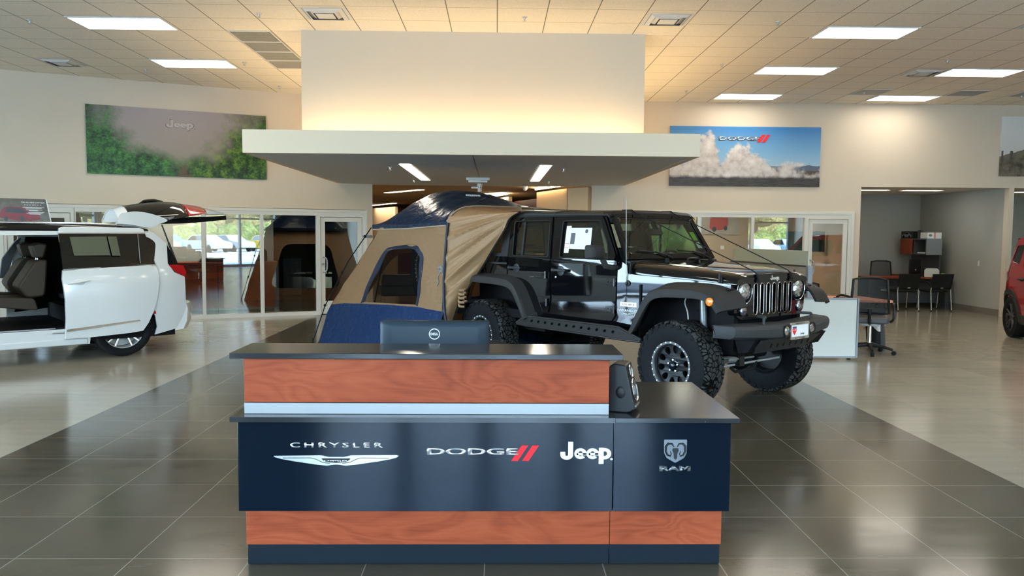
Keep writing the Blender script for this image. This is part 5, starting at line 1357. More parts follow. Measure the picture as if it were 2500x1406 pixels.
# tail: dark opening edge, tail light, strut
for s in (1, -1):
    q = B(); q.prism([(-2.125, 1.487), (-2.105, 1.225), (-2.19, 1.10), (-2.34, 1.035), (-2.30, 1.12), (-2.22, 1.30)], 'y', .01, .10); q.build('tail_frame', 'interior_black', vn, fn=lambda x, y, z: (x, s*(yv(x, z)-y), z))
    q = B(); q.prism(rounded([(-2.115, 1.20), (-2.20, 1.105), (-2.345, 1.03), (-2.365, 1.09), (-2.33, 1.185), (-2.24, 1.20)], .012), 'y', -.008, .10); q.build('tail_light', 'red_lens', vn, fn=lambda x, y, z: (x, s*(yv(x, z)-y), z), bevel=.008)
    q = B(); q.cyl((-2.10, s*.74, 1.74), (-2.17, s*.78, 1.50), .010, n=8); q.cyl((-2.17, s*.78, 1.50), (-2.26, s*.82, 1.22), .016, n=8); q.build('liftgate_strut', 'black_satin', vn, smooth=50)
# raised liftgate
ST = [(-1.56, 1.79, 1.90), (-1.75, 1.80, 1.99), (-2.0, 1.79, 2.045), (-2.2, 1.81, 2.075), (-2.4, 1.855, 2.07), (-2.62, 1.895, 2.035), (-2.80, 1.91, 1.995), (-2.95, 1.905, 1.955)]
def gate(t, q, dz=0.0, wk=1.0):
    k = t*(len(ST)-1); i = min(int(k), len(ST)-2); f = k-i
    x, ze, zc = [ST[i][j]+(ST[i+1][j]-ST[i][j])*f for j in range(3)]
    w = (.80-.10*max(0, t-.6))*(.45+.55*min(1, t/.5))
    return (x-.10*(1-q*q)*t, q*w, ze+(zc-ze)*(1-abs(q)**2.6)+dz)
def gpart(name, t0, t1, q0, q1, m, par, dz=0.0, th=.012):
    b = B(); b.grid(lambda u, v: gate(t0+(t1-t0)*u, q0+(q1-q0)*v, dz), 10, 18)
    return b.build(name, m, par, smooth=50, solid=th)
lg = gpart('liftgate', .72, 1.0, -1, 1, 'van_white', vn)
gpart('rear_glass', .14, .60, -1, 1, 'van_glass_black', lg, .002)
gpart('gate_spoiler', .06, .15, -1, 1, 'van_white', lg, .004)
b = B(); b.grid(lambda u, v: (gate(.065, 2*u-1)[0], gate(.065, 2*u-1)[1], 1.775+(gate(.065, 2*u-1)[2]-1.775)*v), 16, 4); b.grid(lambda u, v: (gate(.065+.8*v, 2*u-1)[0], gate(.065+.8*v, 2*u-1)[1]*.97, 1.785+.05*v), 10, 6); b.build('spoiler_lip', 'van_white', lg, smooth=50)
gpart('gate_tail_light', .60, .78, .45, 1.0, 'red_lens', lg, .004); gpart('gate_tail_light', .60, .78, -1, -.45, 'red_lens', lg, .004); gpart('gate_garnish', .60, .73, -.45, .45, 'van_white', lg, .003)
b = B(); b.grid(lambda u, v: (-2.02-.97*u-.1*(1-(2*v-1)**2)*u, (2*v-1)*.74, 1.785+.075*math.sin(PI*min(1, u*.62))-.045*math.sin(PI*u)), 10, 10); b.build('gate_lining', 'interior_black', lg, smooth=50, solid=.06)
for s in (1, -1):
    b = B(); b.prism(spline([(-1.53, 1.750, 0), (-1.545, 1.815, 0), (-1.575, 1.872, 0), (-1.66, 1.902, 0), (-1.77, 1.912, 0), (-1.95, 1.885, 0), (-2.155, 1.806, 0), (-2.05, 1.750, 0), (-1.96, 1.702, 0), (-1.86, 1.705, 0), (-1.70, 1.735, 0)], 4), 'y', .74, .81) if False else b.prism([(p.x, p.y) for p in spline([(-1.53, 1.750, 0), (-1.545, 1.815, 0), (-1.575, 1.872, 0), (-1.66, 1.902, 0), (-1.77, 1.912, 0), (-1.95, 1.885, 0), (-2.155, 1.806, 0), (-2.05, 1.750, 0), (-1.96, 1.702, 0), (-1.86, 1.705, 0), (-1.70, 1.735, 0)], 4)], 'y', .74, .81)
    b.build('spoiler_side', 'van_white', lg, fn=lambda x, y, z: (x if s > 0 else -2.16+(x+2.16)*.35, s*y, z if s > 0 else 1.80+(z-1.80)*.4), bevel=.012)
    b = B(); b.prism([(-2.62, 1.895), (-2.95, 1.895), (-2.94, 1.935), (-2.75, 1.945)], 'y', .66, .76); b.build('gate_corner', 'van_trim', lg, fn=lambda x, y, z: (x, s*y, z), bevel=.006)
b = B(); b.tube(spline([(-2.0, .05, 2.03), (-2.08, .02, 2.075), (-2.24, -.02, 2.095), (-2.36, -.05, 2.075)], 5), [.012]*5+[.024]*6+[.02]*5, 8); b.build('rear_wiper', 'black_plastic', lg, smooth=50)
b = B(); b.hexa([(-1.95, -.7, 1.70), (-1.85, -.7, 1.70), (-1.85, .7, 1.70), (-1.95, .7, 1.70), (-2.02, -.7, 1.79), (-1.90, -.7, 1.79), (-1.90, .7, 1.79), (-2.02, .7, 1.79)]); b.build('gate_hinge', 'van_trim', lg)
# wheels
def van_wheel(parent, loc, rz, r, w, rr, nsp, mrim):
    wo = bpy.data.objects.new('wheel', None); COL.objects.link(wo); wo.parent = parent; wo.location = loc; wo.rotation_euler = (0, 0, rz)
    tyre(r, w, rr, 'tire', wo, 40, False); h = w/2
    b = B(); b.lathe([(rr, h*.8), (rr-.02, h*.5), (rr-.03, -h*.3), (rr-.012, -h*.78), (rr+.004, -h*.84), (rr+.006, -h*.74)], axis='y', n=56); b.lathe([(rr-.03, h*.3), (.05, h*.35), (0, h*.35)], axis='y', n=30); b.build('rim_barrel', 'rim_black' if mrim == 'ring_grey' else 'grey_metal', wo, smooth=40)
    b = B()
    for k in range(nsp):
        a = 2*PI*k/nsp+.3
        for da in (-.13, .13):
            c0, s0 = math.cos(a+da*.5), math.sin(a+da*.5); c1, s1 = math.cos(a+da*1.6), math.sin(a+da*1.6)
            R0, R1 = .045, rr-.012; w0, w1 = .020, .016
            P = lambda R, c_, s_, d, y: (R*c_-d*s_, y, R*s_+d*c_)
            b.hexa([P(R0, c0, s0, -w0, -h*.45), P(R0, c0, s0, w0, -h*.45), P(R1, c1, s1, w1, -h*.62), P(R1, c1, s1, -w1, -h*.62), P(R0, c0, s0, -w0*.6, -h*.66), P(R0, c0, s0, w0*.6, -h*.66), P(R1, c1, s1, w1*.7, -h*.80), P(R1, c1, s1, -w1*.7, -h*.80)])
    b.lathe([(.075, -h*.45), (.07, -h*.62), (.04, -h*.70), (0, -h*.72)], axis='y', n=24)
    b.build('rim_spokes', mrim, wo, bevel=.004)
    b = B(); b.lathe([(.034, -h*.70), (.03, -h*.76), (0, -h*.78)], axis='y', n=20); b.build('hub_cap', 'black_satin', wo, smooth=40)
    return wo
vw = van_wheel(vn, (-1.545, .78, .365), PI, .365, .24, .262, 5, 'chrome')
copy_part(vw, (1.545, .78, .365), (0, .5, PI)); copy_part(vw, (-1.545, -.78, .365), (0, .3, 0)); copy_part(vw, (1.545, -.78, .365), (0, .9, 0))
b = B()
for x in (-1.545, 1.545): b.cyl((x, -.7, .365), (x, .7, .365), .05, n=10); b.box(x-.42, x+.42, -.86, .86, .70, .76)
b.build('undercarriage', 'interior_black', vn)
# advertising topper on the roof
def pm(g_):
    o = g_.coord('Object'); x, y, z = g_.xyz(o)
    n = g_.noise(o, 7, 4)
    return g_.ramp(g_.m('ADD', g_.m('MULTIPLY', n, .6), g_.m('MULTIPLY', z, .5)), [(.25, (.16, .15, .13)), (.42, (.10, .075, .05)), (.55, (.05, .035, .028)), (.8, (.035, .03, .03))])
m = bpy.data.materials.new('topper_print'); g = NT(m); g.done(g.bsdf(pm(g), .3)); M['topper_print'] = m
tp = thing('roof_topper_sign', 'printed advertising topper with a red minivan, standing on the white minivan roof', 'sign', Matrix.Translation((VX, VY, 0)) @ Matrix.Rotation(VR, 4, 'Z') @ Vector((0, .35, 1.752)), VR)
# local x toward the van front, y to its left, z up; the print faces +y
b = B(); b.prism(rounded([(-.838, 0), (.42, 0), (.38, .30), (-.79, .30)], .02), 'y', -.004, .004); b.build('print_panel', 'topper_print', tp)
b = B(); b.prism([(-.850, 0), (-.838, 0), (-.79, .285), (-.80, .295)], 'y', -.02, .01); b.build('white_edge', 'badge_white', tp)
b = B(); b.prism(rounded([(-.83, 0), (.42, 0), (.38, .28), (-.77, .28)], .02), 'y', -.30, -.292); b.build('back_panel', 'dark_grey', tp)
FT = lambda x, z: frame((x, .0045, z), (-1, 0, 0), (0, 0, 1))
text('topper_lettering', 'THE ALL-NEW CHRYSLER', FT(-.645, .254), .265, .017, 'badge_white', tp, .001, .02)
text('topper_lettering', 'PACIFICA', FT(-.645, .222), .19, .013, 'badge_white', tp, .001, .0, 0, 1.6)
b = B()
for k, (x0, x1, zz) in enumerate(((-.53, -.77, .192), (-.56, -.74, .180), (-.57, -.75, .160), (-.60, -.70, .150), (-.56, -.77, .128), (-.57, -.75, .117), (-.60, -.73, .106))): b.box(x1, x0, .0045, .006, zz-.0025, zz+.0025)
b.build('topper_small_print', 'badge_white', tp)
mat('print_red', (.22, .012, .022), .3); mat('print_dark', (.03, .035, .05), .3); mat('print_road', (.22, .2, .18), .4)
b = B(); b.prism([(.40, .002), (-.80, .002), (-.74, .02), (-.62, .06), (-.2, .07), (.40, .05)], 'y', .0042, .0048); b.build('printed_road', 'print_road', tp)
b = B(); b.prism([(p.x-.31, p.y) for p in spline([(.04, .06, 0), (.03, .10, 0), (.0, .165, 0), (-.06, .19, 0), (-.20, .19, 0), (-.27, .15, 0), (-.35, .115, 0), (-.40, .09, 0), (-.41, .05, 0), (-.37, .028, 0), (-.2, .02, 0), (-.05, .04, 0)], 4)], 'y', .0048, .0056); b.build('printed_car', 'print_red', tp)
b = B(); b.prism([(-.33, .125), (-.36, .178), (-.50, .178), (-.565, .14), (-.60, .122), (-.5, .118)], 'y', .0056, .0062)
for cx_, r_ in ((-.345, .028), (-.52, .034)): b.prism(circ(cx_, .045, r_*.75, 16, r_), 'y', .0056, .0063)
b.build('printed_glass_and_wheels', 'print_dark', tp)
# ------------------------------------------------------------------ the red compact car at the right edge
mat('car_red', (0.36, 0.006, 0.012), 0.10, spec=0.5, coat=0.8)
rc = thing('compact_suv', 'red compact sport utility car cut by the right picture edge', 'car', (9.031, 11.465, 0), rad(-106.3))
def yr(x, z):
    y = .885-.05*((.75-z)/.5)**2 if z < .75 else .885-.03*((z-.75)/.35)**2
    if z > 1.10: y = .855-(z-1.10)*.22
    if x < -1.35: y -= .14*((-1.35-x)/.55)**2
    if x > 1.6: y -= .15*((x-1.6)/.5)**2
    return y
RS = [(2.05, .35), (1.66, .32)]+arch(1.285, .39, .34, 0, 180)+[(.88, .32), (-.90, .32)]+arch(-1.285, .39, .34, 0, 180)+[(-1.72, .42), (-1.86, .55), (-1.88, .80), (-1.80, 1.02), (-1.72, 1.14), (-1.66, 1.40), (-1.50, 1.62), (-1.3, 1.66), (.35, 1.66), (.95, 1.14), (1.85, 1.05), (2.08, .85)]
w1 = rounded([(-.02, 1.14), (-.02, 1.56), (.30, 1.56), (.78, 1.14)], .05); w2 = rounded([(-.86, 1.16), (-.98, 1.35), (-.86, 1.56), (-.10, 1.56), (-.10, 1.14)], .05); w3 = rounded([(-1.08, 1.22), (-1.08, 1.54), (-1.42, 1.52), (-1.50, 1.26)], .05)
for s in (-1, 1):
    panel('body_side', RS, s, yr, 'car_red', rc, [w1[::-1], w2[::-1], w3[::-1]], .03, 0, [.4, .5, .6, .75, .9, 1.0, 1.1], [-1.75, -1.6, -1.45, -1.35, 1.6, 1.8], smooth=40)
    for wn_ in (w1, w2, w3):
        q = B(); q.prism(wn_, 'y', .01, .016); q.build('side_window', 'tinted_glass', rc, fn=lambda x, y, z: (x, s*(yr(x, z)-y), z))
    for cx_ in (1.285, -1.285):
        q = B(); o_ = arch(cx_, .47, .34, -8, 188, 14); i_ = arch(cx_, .385, .34, -8, 188, 14); q.prism(o_+i_[::-1], 'y', -.022, .02); q.build('wheel_arch_trim', 'flare_plastic', rc, fn=lambda x, y, z: (x, s*(yr(x, z)-y), z), bevel=.008)
    q = B(); q.prism([(-.92, .26), (.90, .26), (.86, .42), (-.86, .42)], 'y', -.015, .03); q.build('sill_cladding', 'flare_plastic', rc, fn=lambda x, y, z: (x, s*(yr(x, z)-y), z), bevel=.008)
    for hx in (-.80, .15):
        q = B(); q.tube([(hx-.12, -.01, .985), (hx-.05, -.04, .99), (hx+.06, -.04, .99), (hx+.11, -.01, .985)], .016, 8); q.ball((hx, 0, .985), (.08, .01, .035), 12, 8); q.build('door_handle', 'black_plastic', rc, fn=lambda x, y, z: (x, s*(yr(x, z)-y), z), smooth=50)
    q = B(); q.box(-1.905, -1.85, s*.56, s*.76, .88, 1.08); q.build('tail_light', 'red_lens', rc, bevel=.02)
    q = B(); q.box(-.28, -.27, s*.835, s*.888, .42, 1.12); q.build('door_seam', 'interior_black', rc)
b = B(); b.loft([[(x, -y, z) for y, z in ((.735, 1.645), (.70, 1.68+d), (.4, 1.70+d), (0, 1.705+d))]+[(x, y, z) for y, z in ((.4, 1.70+d), (.70, 1.68+d), (.735, 1.645))] for x, d in ((.40, -.03), (.2, 0), (-.6, .01), (-1.3, 0), (-1.52, -.04))]); b.build('roof', 'car_red', rc, smooth=40)
b = B(); b.loft([[(-1.84, y, .42), (-1.93, y, .5), (-1.94, y, .72), (-1.90, y, 1.05), (-1.82, y, 1.12), (-1.72, y, 1.12), (-1.72, y, .42)] for y in (-.70, -.4, 0, .4, .70)]); b.build('tailgate', 'car_red', rc, smooth=40)
b = B(); b.loft([[(-1.75, -.68, 1.12), (-1.75, .68, 1.12)], [(-1.50, -.62, 1.63), (-1.50, .62, 1.63)]], caps=False, closed=False); b.build('rear_window', 'tinted_glass', rc)
b = B(); b.loft([[(.98, -.74, 1.13), (.98, .74, 1.13)], [(.38, -.68, 1.65), (.38, .68, 1.65)]], caps=False, closed=False); b.build('windshield', 'tinted_glass', rc)
b = B(); b.loft([[(x, y*w, z) for y, z in ((-1, .32), (-1, zt-.08), (-.85, zt), (0, zt+.03), (.85, zt), (1, zt-.08), (1, .32))] for x, w, zt in ((.95, .83, 1.12), (1.7, .80, 1.05), (2.0, .74, .98), (2.12, .66, .75))]); b.build('hood', 'car_red', rc, smooth=40)
b = B(); b.box(-1.7, 1.0, -.80, .80, .25, .5); b.box(-1.6, .3, -.70, .70, 1.60, 1.64); b.box(-1.0, -.85, -.6, .6, .5, 1.15); b.box(.0, .15, -.6, .6, .5, 1.2)
for x in (-1.285, 1.285): b.box(x-.42, x+.42, -.80, .80, .73, .78); b.cyl((x, -.6, .34), (x, .6, .34), .05, n=8)
b.build('undercarriage', 'interior_black', rc)
rw = van_wheel(rc, (-1.285, -.775, .345), 0, .345, .225, .225, 5, 'ring_grey')
copy_part(rw, (1.285, -.775, .345), (0, .4, 0)); copy_part(rw, (-1.285, .775, .345), (0, .2, PI)); copy_part(rw, (1.285, .775, .345), (0, .8, PI))
# ------------------------------------------------------------------ pictures on the walls
def poster_forest():
    m = bpy.data.materials.new('forest_print'); g = NT(m); o = g.coord('Object'); x, y, z = g.xyz(o)
    u = g.m('DIVIDE', x, 3.07); v = g.m('DIVIDE', z, 1.215)
    big = g.noise(g.coord('Object', (1, 1, 1)), 1.8, 5, .6); leaf = g.noise(o, 6.5, 6, .74); leaf2 = g.noise(g.coord('Object', (1, 1, 1.6)), 22, 4, .7)
    ed = g.m('MULTIPLY', g.m('SUBTRACT', big, .5), .55); ed2 = g.m('MULTIPLY', g.m('SUBTRACT', leaf, .5), .22); ed = g.m('ADD', ed, ed2)
    lm = g.m('SUBTRACT', g.m('SUBTRACT', .54, g.m('MULTIPLY', g.m('POWER', v, .8), .33)), u)      # >0 left bushes
    rm = g.m('SUBTRACT', u, g.m('ADD', .50, g.m('MULTIPLY', v, .26)))
    bm_ = g.m('SUBTRACT', g.m('ADD', .30, g.m('MULTIPLY', g.m('ABSOLUTE', g.m('SUBTRACT', u, .53)), .9)), v)
    mk = g.m('ADD', g.m('MAXIMUM', g.m('MAXIMUM', lm, rm), bm_), ed)
    dense = g.ramp(mk, [(0.02, (0, 0, 0)), (0.24, (1, 1, 1))])
    greens = g.ramp(g.m('ADD', g.m('MULTIPLY', leaf, .65), g.m('MULTIPLY', leaf2, .4)), [(.38, (.003, .012, .006)), (.48, (.012, .055, .018)), (.56, (.035, .14, .035)), (.68, (.11, .26, .06))])
    yel = g.mix(g.ramp(u, [(.45, (0, 0, 0)), (.7, (.75, .75, .75)), (1, (.2, .2, .2))]), greens, g.ramp(leaf, [(.40, (.004, .014, .004)), (.50, (.035, .085, .012)), (.60, (.19, .27, .03))]))
    mist = g.ramp(g.m('ADD', v, g.m('MULTIPLY', big, .3)), [(.2, (.20, .24, .12)), (.55, (.30, .26, .24)), (1.1, (.33, .28, .28))])
    c = g.mix(dense, mist, yel)
    pth = g.m('SUBTRACT', g.m('MULTIPLY', g.m('SUBTRACT', .26, v), .22), g.m('ABSOLUTE', g.m('SUBTRACT', u, g.m('ADD', .515, g.m('MULTIPLY', v, .06)))))
    c = g.mix(g.ramp(g.m('ADD', pth, g.m('MULTIPLY', ed2, .45)), [(-.01, (0, 0, 0)), (.03, (.85, .85, .85))]), c, lin((.13, .075, .045)))
    g.done(g.bsdf(c, .35, 0, .3)); M['forest_print'] = m
poster_forest()
def poster_smoke():
    m = bpy.data.materials.new('smoke_print'); g = NT(m); o = g.coord('Object'); x, y, z = g.xyz(o)
    u = g.m('DIVIDE', x, 3.09); v = g.m('DIVIDE', z, 1.21)
    n = g.noise(o, 2.6, 6, .62); n2 = g.noise(o, 7, 5, .6)
    sky = g.ramp(v, [(.25, (.42, .56, .66)), (.55, (.20, .42, .66)), (.95, (.055, .22, .52))])
    hor = g.m('ADD', .30, g.m('MULTIPLY', g.noise(g.coord('Object', (1.5, 1, 0)), 2, 2), .10))
    c = g.mix(g.m('GREATER_THAN', hor, v), sky, lin((.10, .13, .19)))
    c = g.mix(g.m('GREATER_THAN', .265, v), c, lin((.09, .055, .045)))
    hs = g.n('ShaderNodeFloatCurve'); g.set(hs.inputs[1], u)
    cv = hs.mapping.curves[0]; cv.points[0].location = (0, .35); cv.points[1].location = (1, .30)
    for p in ((.12, .45), (.20, .86), (.27, .88), (.36, .50), (.45, .72), (.55, .60), (.70, .42), (.85, .36)): cv.points.new(*p)
    hs.mapping.update()
    d = g.m('ADD', g.m('SUBTRACT', hs.outputs[0], v), g.m('ADD', g.m('MULTIPLY', g.m('SUBTRACT', n, .5), .75), g.m('MULTIPLY', g.m('SUBTRACT', n2, .5), .3)))
    sm = g.ramp(d, [(0.0, (0, 0, 0)), (.10, (1, 1, 1))])
    sc = g.ramp(g.m('ADD', g.m('MULTIPLY', n2, .7), g.m('MULTIPLY', n, .3)), [(.35, (.38, .34, .33)), (.5, (.58, .54, .52)), (.68, (.74, .72, .70))])
    c = g.mix(sm, c, sc)
    gr = g.ramp(g.m('ADD', v, g.m('MULTIPLY', n2, .06)), [(.165, (1, 1, 1)), (.215, (0, 0, 0))])
    c = g.mix(gr, c, g.ramp(g.noise(g.coord('Object', (1, 1, 9)), 5, 4), [(.4, (.035, .030, .030)), (.65, (.075, .065, .06))]))
    g.done(g.bsdf(c, .35, 0, .3)); M['smoke_print'] = m
poster_smoke()
def poster_grey():
    m = bpy.data.materials.new('grey_print'); g = NT(m); o = g.coord('Object'); x, y, z = g.xyz(o)
    n = g.noise(o, 6, 5, .65)
    sky = g.ramp(g.m('ADD', z, g.m('MULTIPLY', g.noise(g.coord('Object', (.6, 1, 3)), 3, 3), .3)), [(.4, (.58, .58, .57)), (1.3, (.74, .73, .72))])
    k = g.m('GREATER_THAN', g.m('ADD', g.m('ADD', .40, g.m('MULTIPLY', x, .30)), g.m('MULTIPLY', g.m('SUBTRACT', n, .5), .12)), z)
    c = g.mix(k, sky, g.ramp(n, [(.35, (.06, .055, .045)), (.6, (.20, .17, .13)), (.75, (.14, .15, .08))]))
    for x0, x1, z1 in ((.02, .06, .52), (.20, .26, .52), (.55, .57, .62)):
        q = g.m('MULTIPLY', g.m('MULTIPLY', g.m('GREATER_THAN', x, x0), g.m('LESS_THAN', x, x1)), g.m('MULTIPLY', g.m('LESS_THAN', z, z1), g.m('GREATER_THAN', z, .3)))
        c = g.mix(q, c, lin((.10, .085, .07)))
    g.done(g.bsdf(c, .4, 0, .3)); M['grey_print'] = m
poster_grey()
def picture(name, label, Mx, w, h, m):
    b = B(); b.box(0, w, -.03, 0, 0, h); o = b.build(name, m); o.matrix_world = Mx
    return tag(o, label, 'wall picture', 'large printed wall pictures')
pf = picture('wall_picture', 'large wall picture of a misty green forest path, on the left wall', LWM @ T(-3.762, -.005, 2.669), 3.07, 1.215, 'forest_print')
jo = jeep_letters(frame((1.545, -.031, .945), (1, 0, 0), (0, 0, 1)), .50, .20, mat('letter_dark', (.05, .045, .05), .4), pf, .004)
jo2 = jeep_letters(frame((1.545, -.034, .945), (1, 0, 0), (0, 0, 1)), .48, .18, mat('letter_mist', (.42, .37, .37), .4), pf, .003)
ps = picture('wall_picture', 'large wall picture of white smoke under a blue sky, on the right wall', T(3.523, 16.215, 2.663), 3.09, 1.207, 'smoke_print')
FP = lambda x, z: frame((x, -.0305, z), (1, 0, 0), (0, 0, 1))
text('lettering', 'DODGE', FP(1.42, .965), .86, .085, 'badge_grey', ps, .006, .025)
text('lettering', 'DODGE', FP(1.42, .967) @ T(0, 0, .006), .84, .068, 'badge_silver', ps, .003, .012)
for k in (0, 1):
    w = B(); w.M = FP(1.775+k*.10, .970); w.prism([(0, -.075), (.07, -.075), (.17, .075), (.10, .075)], 'z', .0005, .010); w.build('red_stripe', 'badge_red', ps)
picture('wall_picture', 'grey wall picture with a wooden post, cut by the right picture edge', T(10.34, 16.215, 2.915), 3.07, 1.215, 'grey_print')

# ------------------------------------------------------------------ chairs
def task_chair(loc, rz, label, simple=False):
    """mesh-back swivel chair; it faces local -y"""
    t = thing('task_chair', label, 'chair', loc, rz, 'black mesh task chairs')
    b = B(); b.prism(rounded([(-.25, -.25), (.25, -.25), (.24, .22), (-.24, .22)], .07), 'z', .44, .52); b.build('seat', 'dark_grey', t, bevel=.03, segs=3)
    def bp(u, z): return (u*(.245-.03*((z-.62)/.46)), .235+.10*(z-.55)-.05*(1-u*u)+.03, z)
    ring = [(-1, .60), (-1, .85), (-1, 1.06), (-.5, 1.085), (0, 1.085), (.5, 1.085), (1, 1.06), (1, .85), (1, .60), (.5, .585), (0, .58), (-.5, .585)]
    b = B(); b.tube([bp(u, z) for u, z in ring], .017, 8, closed=True); b.build('back_frame', 'black_plastic', t, smooth=60)
    b = B(); b.grid(lambda u, v: bp(2*u-1, .59+.485*v), 8, 8); b.build('mesh_back', 'chair_mesh', t, smooth=60)
    b = B(); b.tube([(0, .08, .43), (0, .22, .46), (0, .27, .60), (0, .275, .66)], .025, 8); b.box(-.2, .2, .215, .255, .60, .66); b.build('back_support', 'black_plastic', t, bevel=.01)
    for s in (-1, 1):
        b = B(); b.tube(spline([(s*.26, .10, .47), (s*.30, .12, .52), (s*.30, .10, .68), (s*.30, .04, .715), (s*.29, -.20, .70), (s*.29, -.23, .67)], 4), .017, 8); b.build('armrest', 'black_plastic', t, smooth=60)
    b = B(); b.cyl((0, 0, .12), (0, 0, .44), .028, n=12); b.box(-.12, .12, -.12, .12, .40, .44); b.build('gas_column', 'chrome', t, smooth=50)
    for k in range(5):
        a = 2*PI*k/5+.5; c, s_ = math.cos(a), math.sin(a)
        b = B(); b.tube([(.02*c, .02*s_, .13), (.18*c, .18*s_, .11), (.31*c, .31*s_, .075)], [.030, .024, .017], 8); lg_ = b.build('base_leg', 'black_plastic', t, smooth=60)
        b = B(); b.cyl((.32*c-.02*s_, .32*s_+.02*c, .031), (.32*c+.02*s_, .32*s_-.02*c, .031), .031, n=14); b.build('caster', 'black_rubber', lg_, smooth=50)
    return t
def chair_mesh():
    m = bpy.data.materials.new('chair_mesh'); g = NT(m)
    t = g.n('ShaderNodeBsdfTransparent'); d = g.bsdf((.02, .021, .021), .6)
    x = g.n('ShaderNodeMixShader'); x.inputs[0].default_value = .68
    g.t.links.new(t.outputs[0], x.inputs[1]); g.t.links.new(d, x.inputs[2]); g.done(x.outputs[0]); M['chair_mesh'] = m
chair_mesh()
tc0 = task_chair((-.06, 5.15, 0), rad(172), 'black mesh task chair behind the reception desk, beside the monitor')
tc0.scale = (1, 1, .90)
tc1 = dup(tc0, (5.29, 11.02, 0), rad(152), 'black mesh task chair with armrests beside the low grey desk panel'); tc1.scale = (1, 1, 1)
tc2 = dup(tc0, (5.15, 12.55, 0), rad(10), 'black mesh task chair on the far side of the cubicle desk'); tc2.scale = (1, 1, .82)
tc3 = dup(tc0, (9.12, 18.35, 0), rad(-8), 'black mesh task chair behind the alcove desk, facing the guest chairs'); tc3.scale = (1, 1, 1)
def guest_chair(loc, rz, label):
    t = thing('guest_chair', label, 'chair', loc, rz, 'guest chairs with silver legs at the alcove desk')
    b = B(); b.prism(rounded([(-.24, -.22), (.24, -.22), (.23, .24), (-.23, .24)], .06), 'z', .42, .47); b.build('seat', 'mesh_black', t, bevel=.02)
    b = B(); b.grid(lambda u, v: ((2*u-1)*(.225+.02*v), -.235-.07*v+.03*(1-(2*u-1)**2)-.03, .49+.345*v), 8, 6); b.build('backrest', 'mesh_black', t, smooth=60, solid=.02)
    for s in (-1, 1):
        b = B(); b.tube([(s*.235, -.31, .012), (s*.232, -.255, .47), (s*.215, -.27, .56)], .013, 8); lg_ = b.build('leg', 'grey_chrome', t, smooth=60)
        b = B(); b.cyl((s*.235, -.312, 0), (s*.235, -.31, .025), .016, n=8); b.build('leg_cap', 'black_rubber', lg_)
        b = B(); b.tube([(s*.235, .24, .012), (s*.225, .19, .43)], .013, 8); lg_ = b.build('leg', 'grey_chrome', t, smooth=60)
        b = B(); b.cyl((s*.235, .242, 0), (s*.235, .24, .025), .016, n=8); b.build('leg_cap', 'black_rubber', lg_)
        b = B(); b.tube(spline([(s*.225, -.26, .55), (s*.27, -.20, .64), (s*.275, 0, .65), (s*.26, .18, .60), (s*.235, .20, .44)], 4), .014, 8); b.build('armrest', 'black_plastic', t, smooth=60)
    b = B(); b.box(-.03, .03, -.30, -.285, .515, .53); b.build('back_clip', 'grey_chrome', t)
    return t
mat('grey_chrome', (.62, .60, .55), .25, metal=.8)
gc = guest_chair((9.19, 17.68, 0), 0, 'left of the two black guest chairs with silver legs in front of the alcove desk')
dup(gc, (9.94, 17.72, 0), rad(3), 'right of the two black guest chairs with silver legs in front of the alcove desk')

# ------------------------------------------------------------------ cubicle on the right
t = thing('cubicle_partition', 'taupe and grey cubicle partition with a pale green glass screen on top', 'partition', (0, 0, 0))
cp = [(3.80, 12.6), (4.20, 10.52)]
d_ = (Vector(cp[1])-Vector(cp[0])).normalized(); n_ = Vector((-d_.y, d_.x))
def wpan(b, a0, a1, z0, z1, th, off=0.0):
    A = Vector(cp[0])+d_*a0+n_*off; E = Vector(cp[0])+d_*a1+n_*off; h = n_*th/2
    b.hexa([(A.x-h.x, A.y-h.y, z0), (E.x-h.x, E.y-h.y, z0), (E.x+h.x, E.y+h.y, z0), (A.x+h.x, A.y+h.y, z0), (A.x-h.x, A.y-h.y, z1), (E.x-h.x, E.y-h.y, z1), (E.x+h.x, E.y+h.y, z1), (A.x+h.x, A.y+h.y, z1)])
LL = (Vector(cp[1])-Vector(cp[0])).length
b = B(); wpan(b, 0, LL*.5-.003, .06, 1.235, .055); wpan(b, LL*.5+.003, LL-.03, .06, 1.235, .055); b.build('fabric_panel', 'taupe_panel', t)
b = B(); wpan(b, 0, LL-.03, 1.235, 1.255, .065); b.build('top_rail', 'dark_grey', t)
b = B(); wpan(b, LL-.03, LL+.03, 0, 1.25, .07); wpan(b, -.06, 0, 0, 1.25, .07); b.build('end_post', mat('blue_grey', (.25, .28, .32), .5), t, bevel=.008)
b = B(); wpan(b, .0, LL-.02, 1.255, 1.455, .012); b.build('glass_screen', mat('green_glass', (.62, .68, .56), .25), t, bevel=.002)
t = thing('low_desk_panel', 'low light grey end panel of the cubicle beside the black car', 'partition', (0, 0, 0))
b = B(); b.box(3.98, 4.825, 10.43, 10.47, .05, .81); b.build('panel', 'light_panel', t)
b = B(); b.box(4.825, 4.85, 10.42, 10.48, .03, .83); b.box(3.98, 4.825, 10.42, 10.48, .81, .83); b.box(3.98, 4.825, 10.42, 10.48, .03, .05); b.build('edge_trim', 'blue_grey', t, bevel=.003)
b = B(); b.cyl((4.74, 10.45, 0), (4.74, 10.45, .03), .022, n=10); b.build('levelling_foot', 'black_plastic', t)
t = thing('cubicle_desk', 'coral topped cubicle desk with a dark grey leg panel', 'desk', (0, 0, 0))
b = B(); b.prism([(4.22, 11.30), (5.62, 11.08), (5.66, 11.12), (5.55, 11.95), (4.02, 12.05), (4.15, 11.4)], 'z', .715, .745); b.build('desk_top', 'coral_top', t)
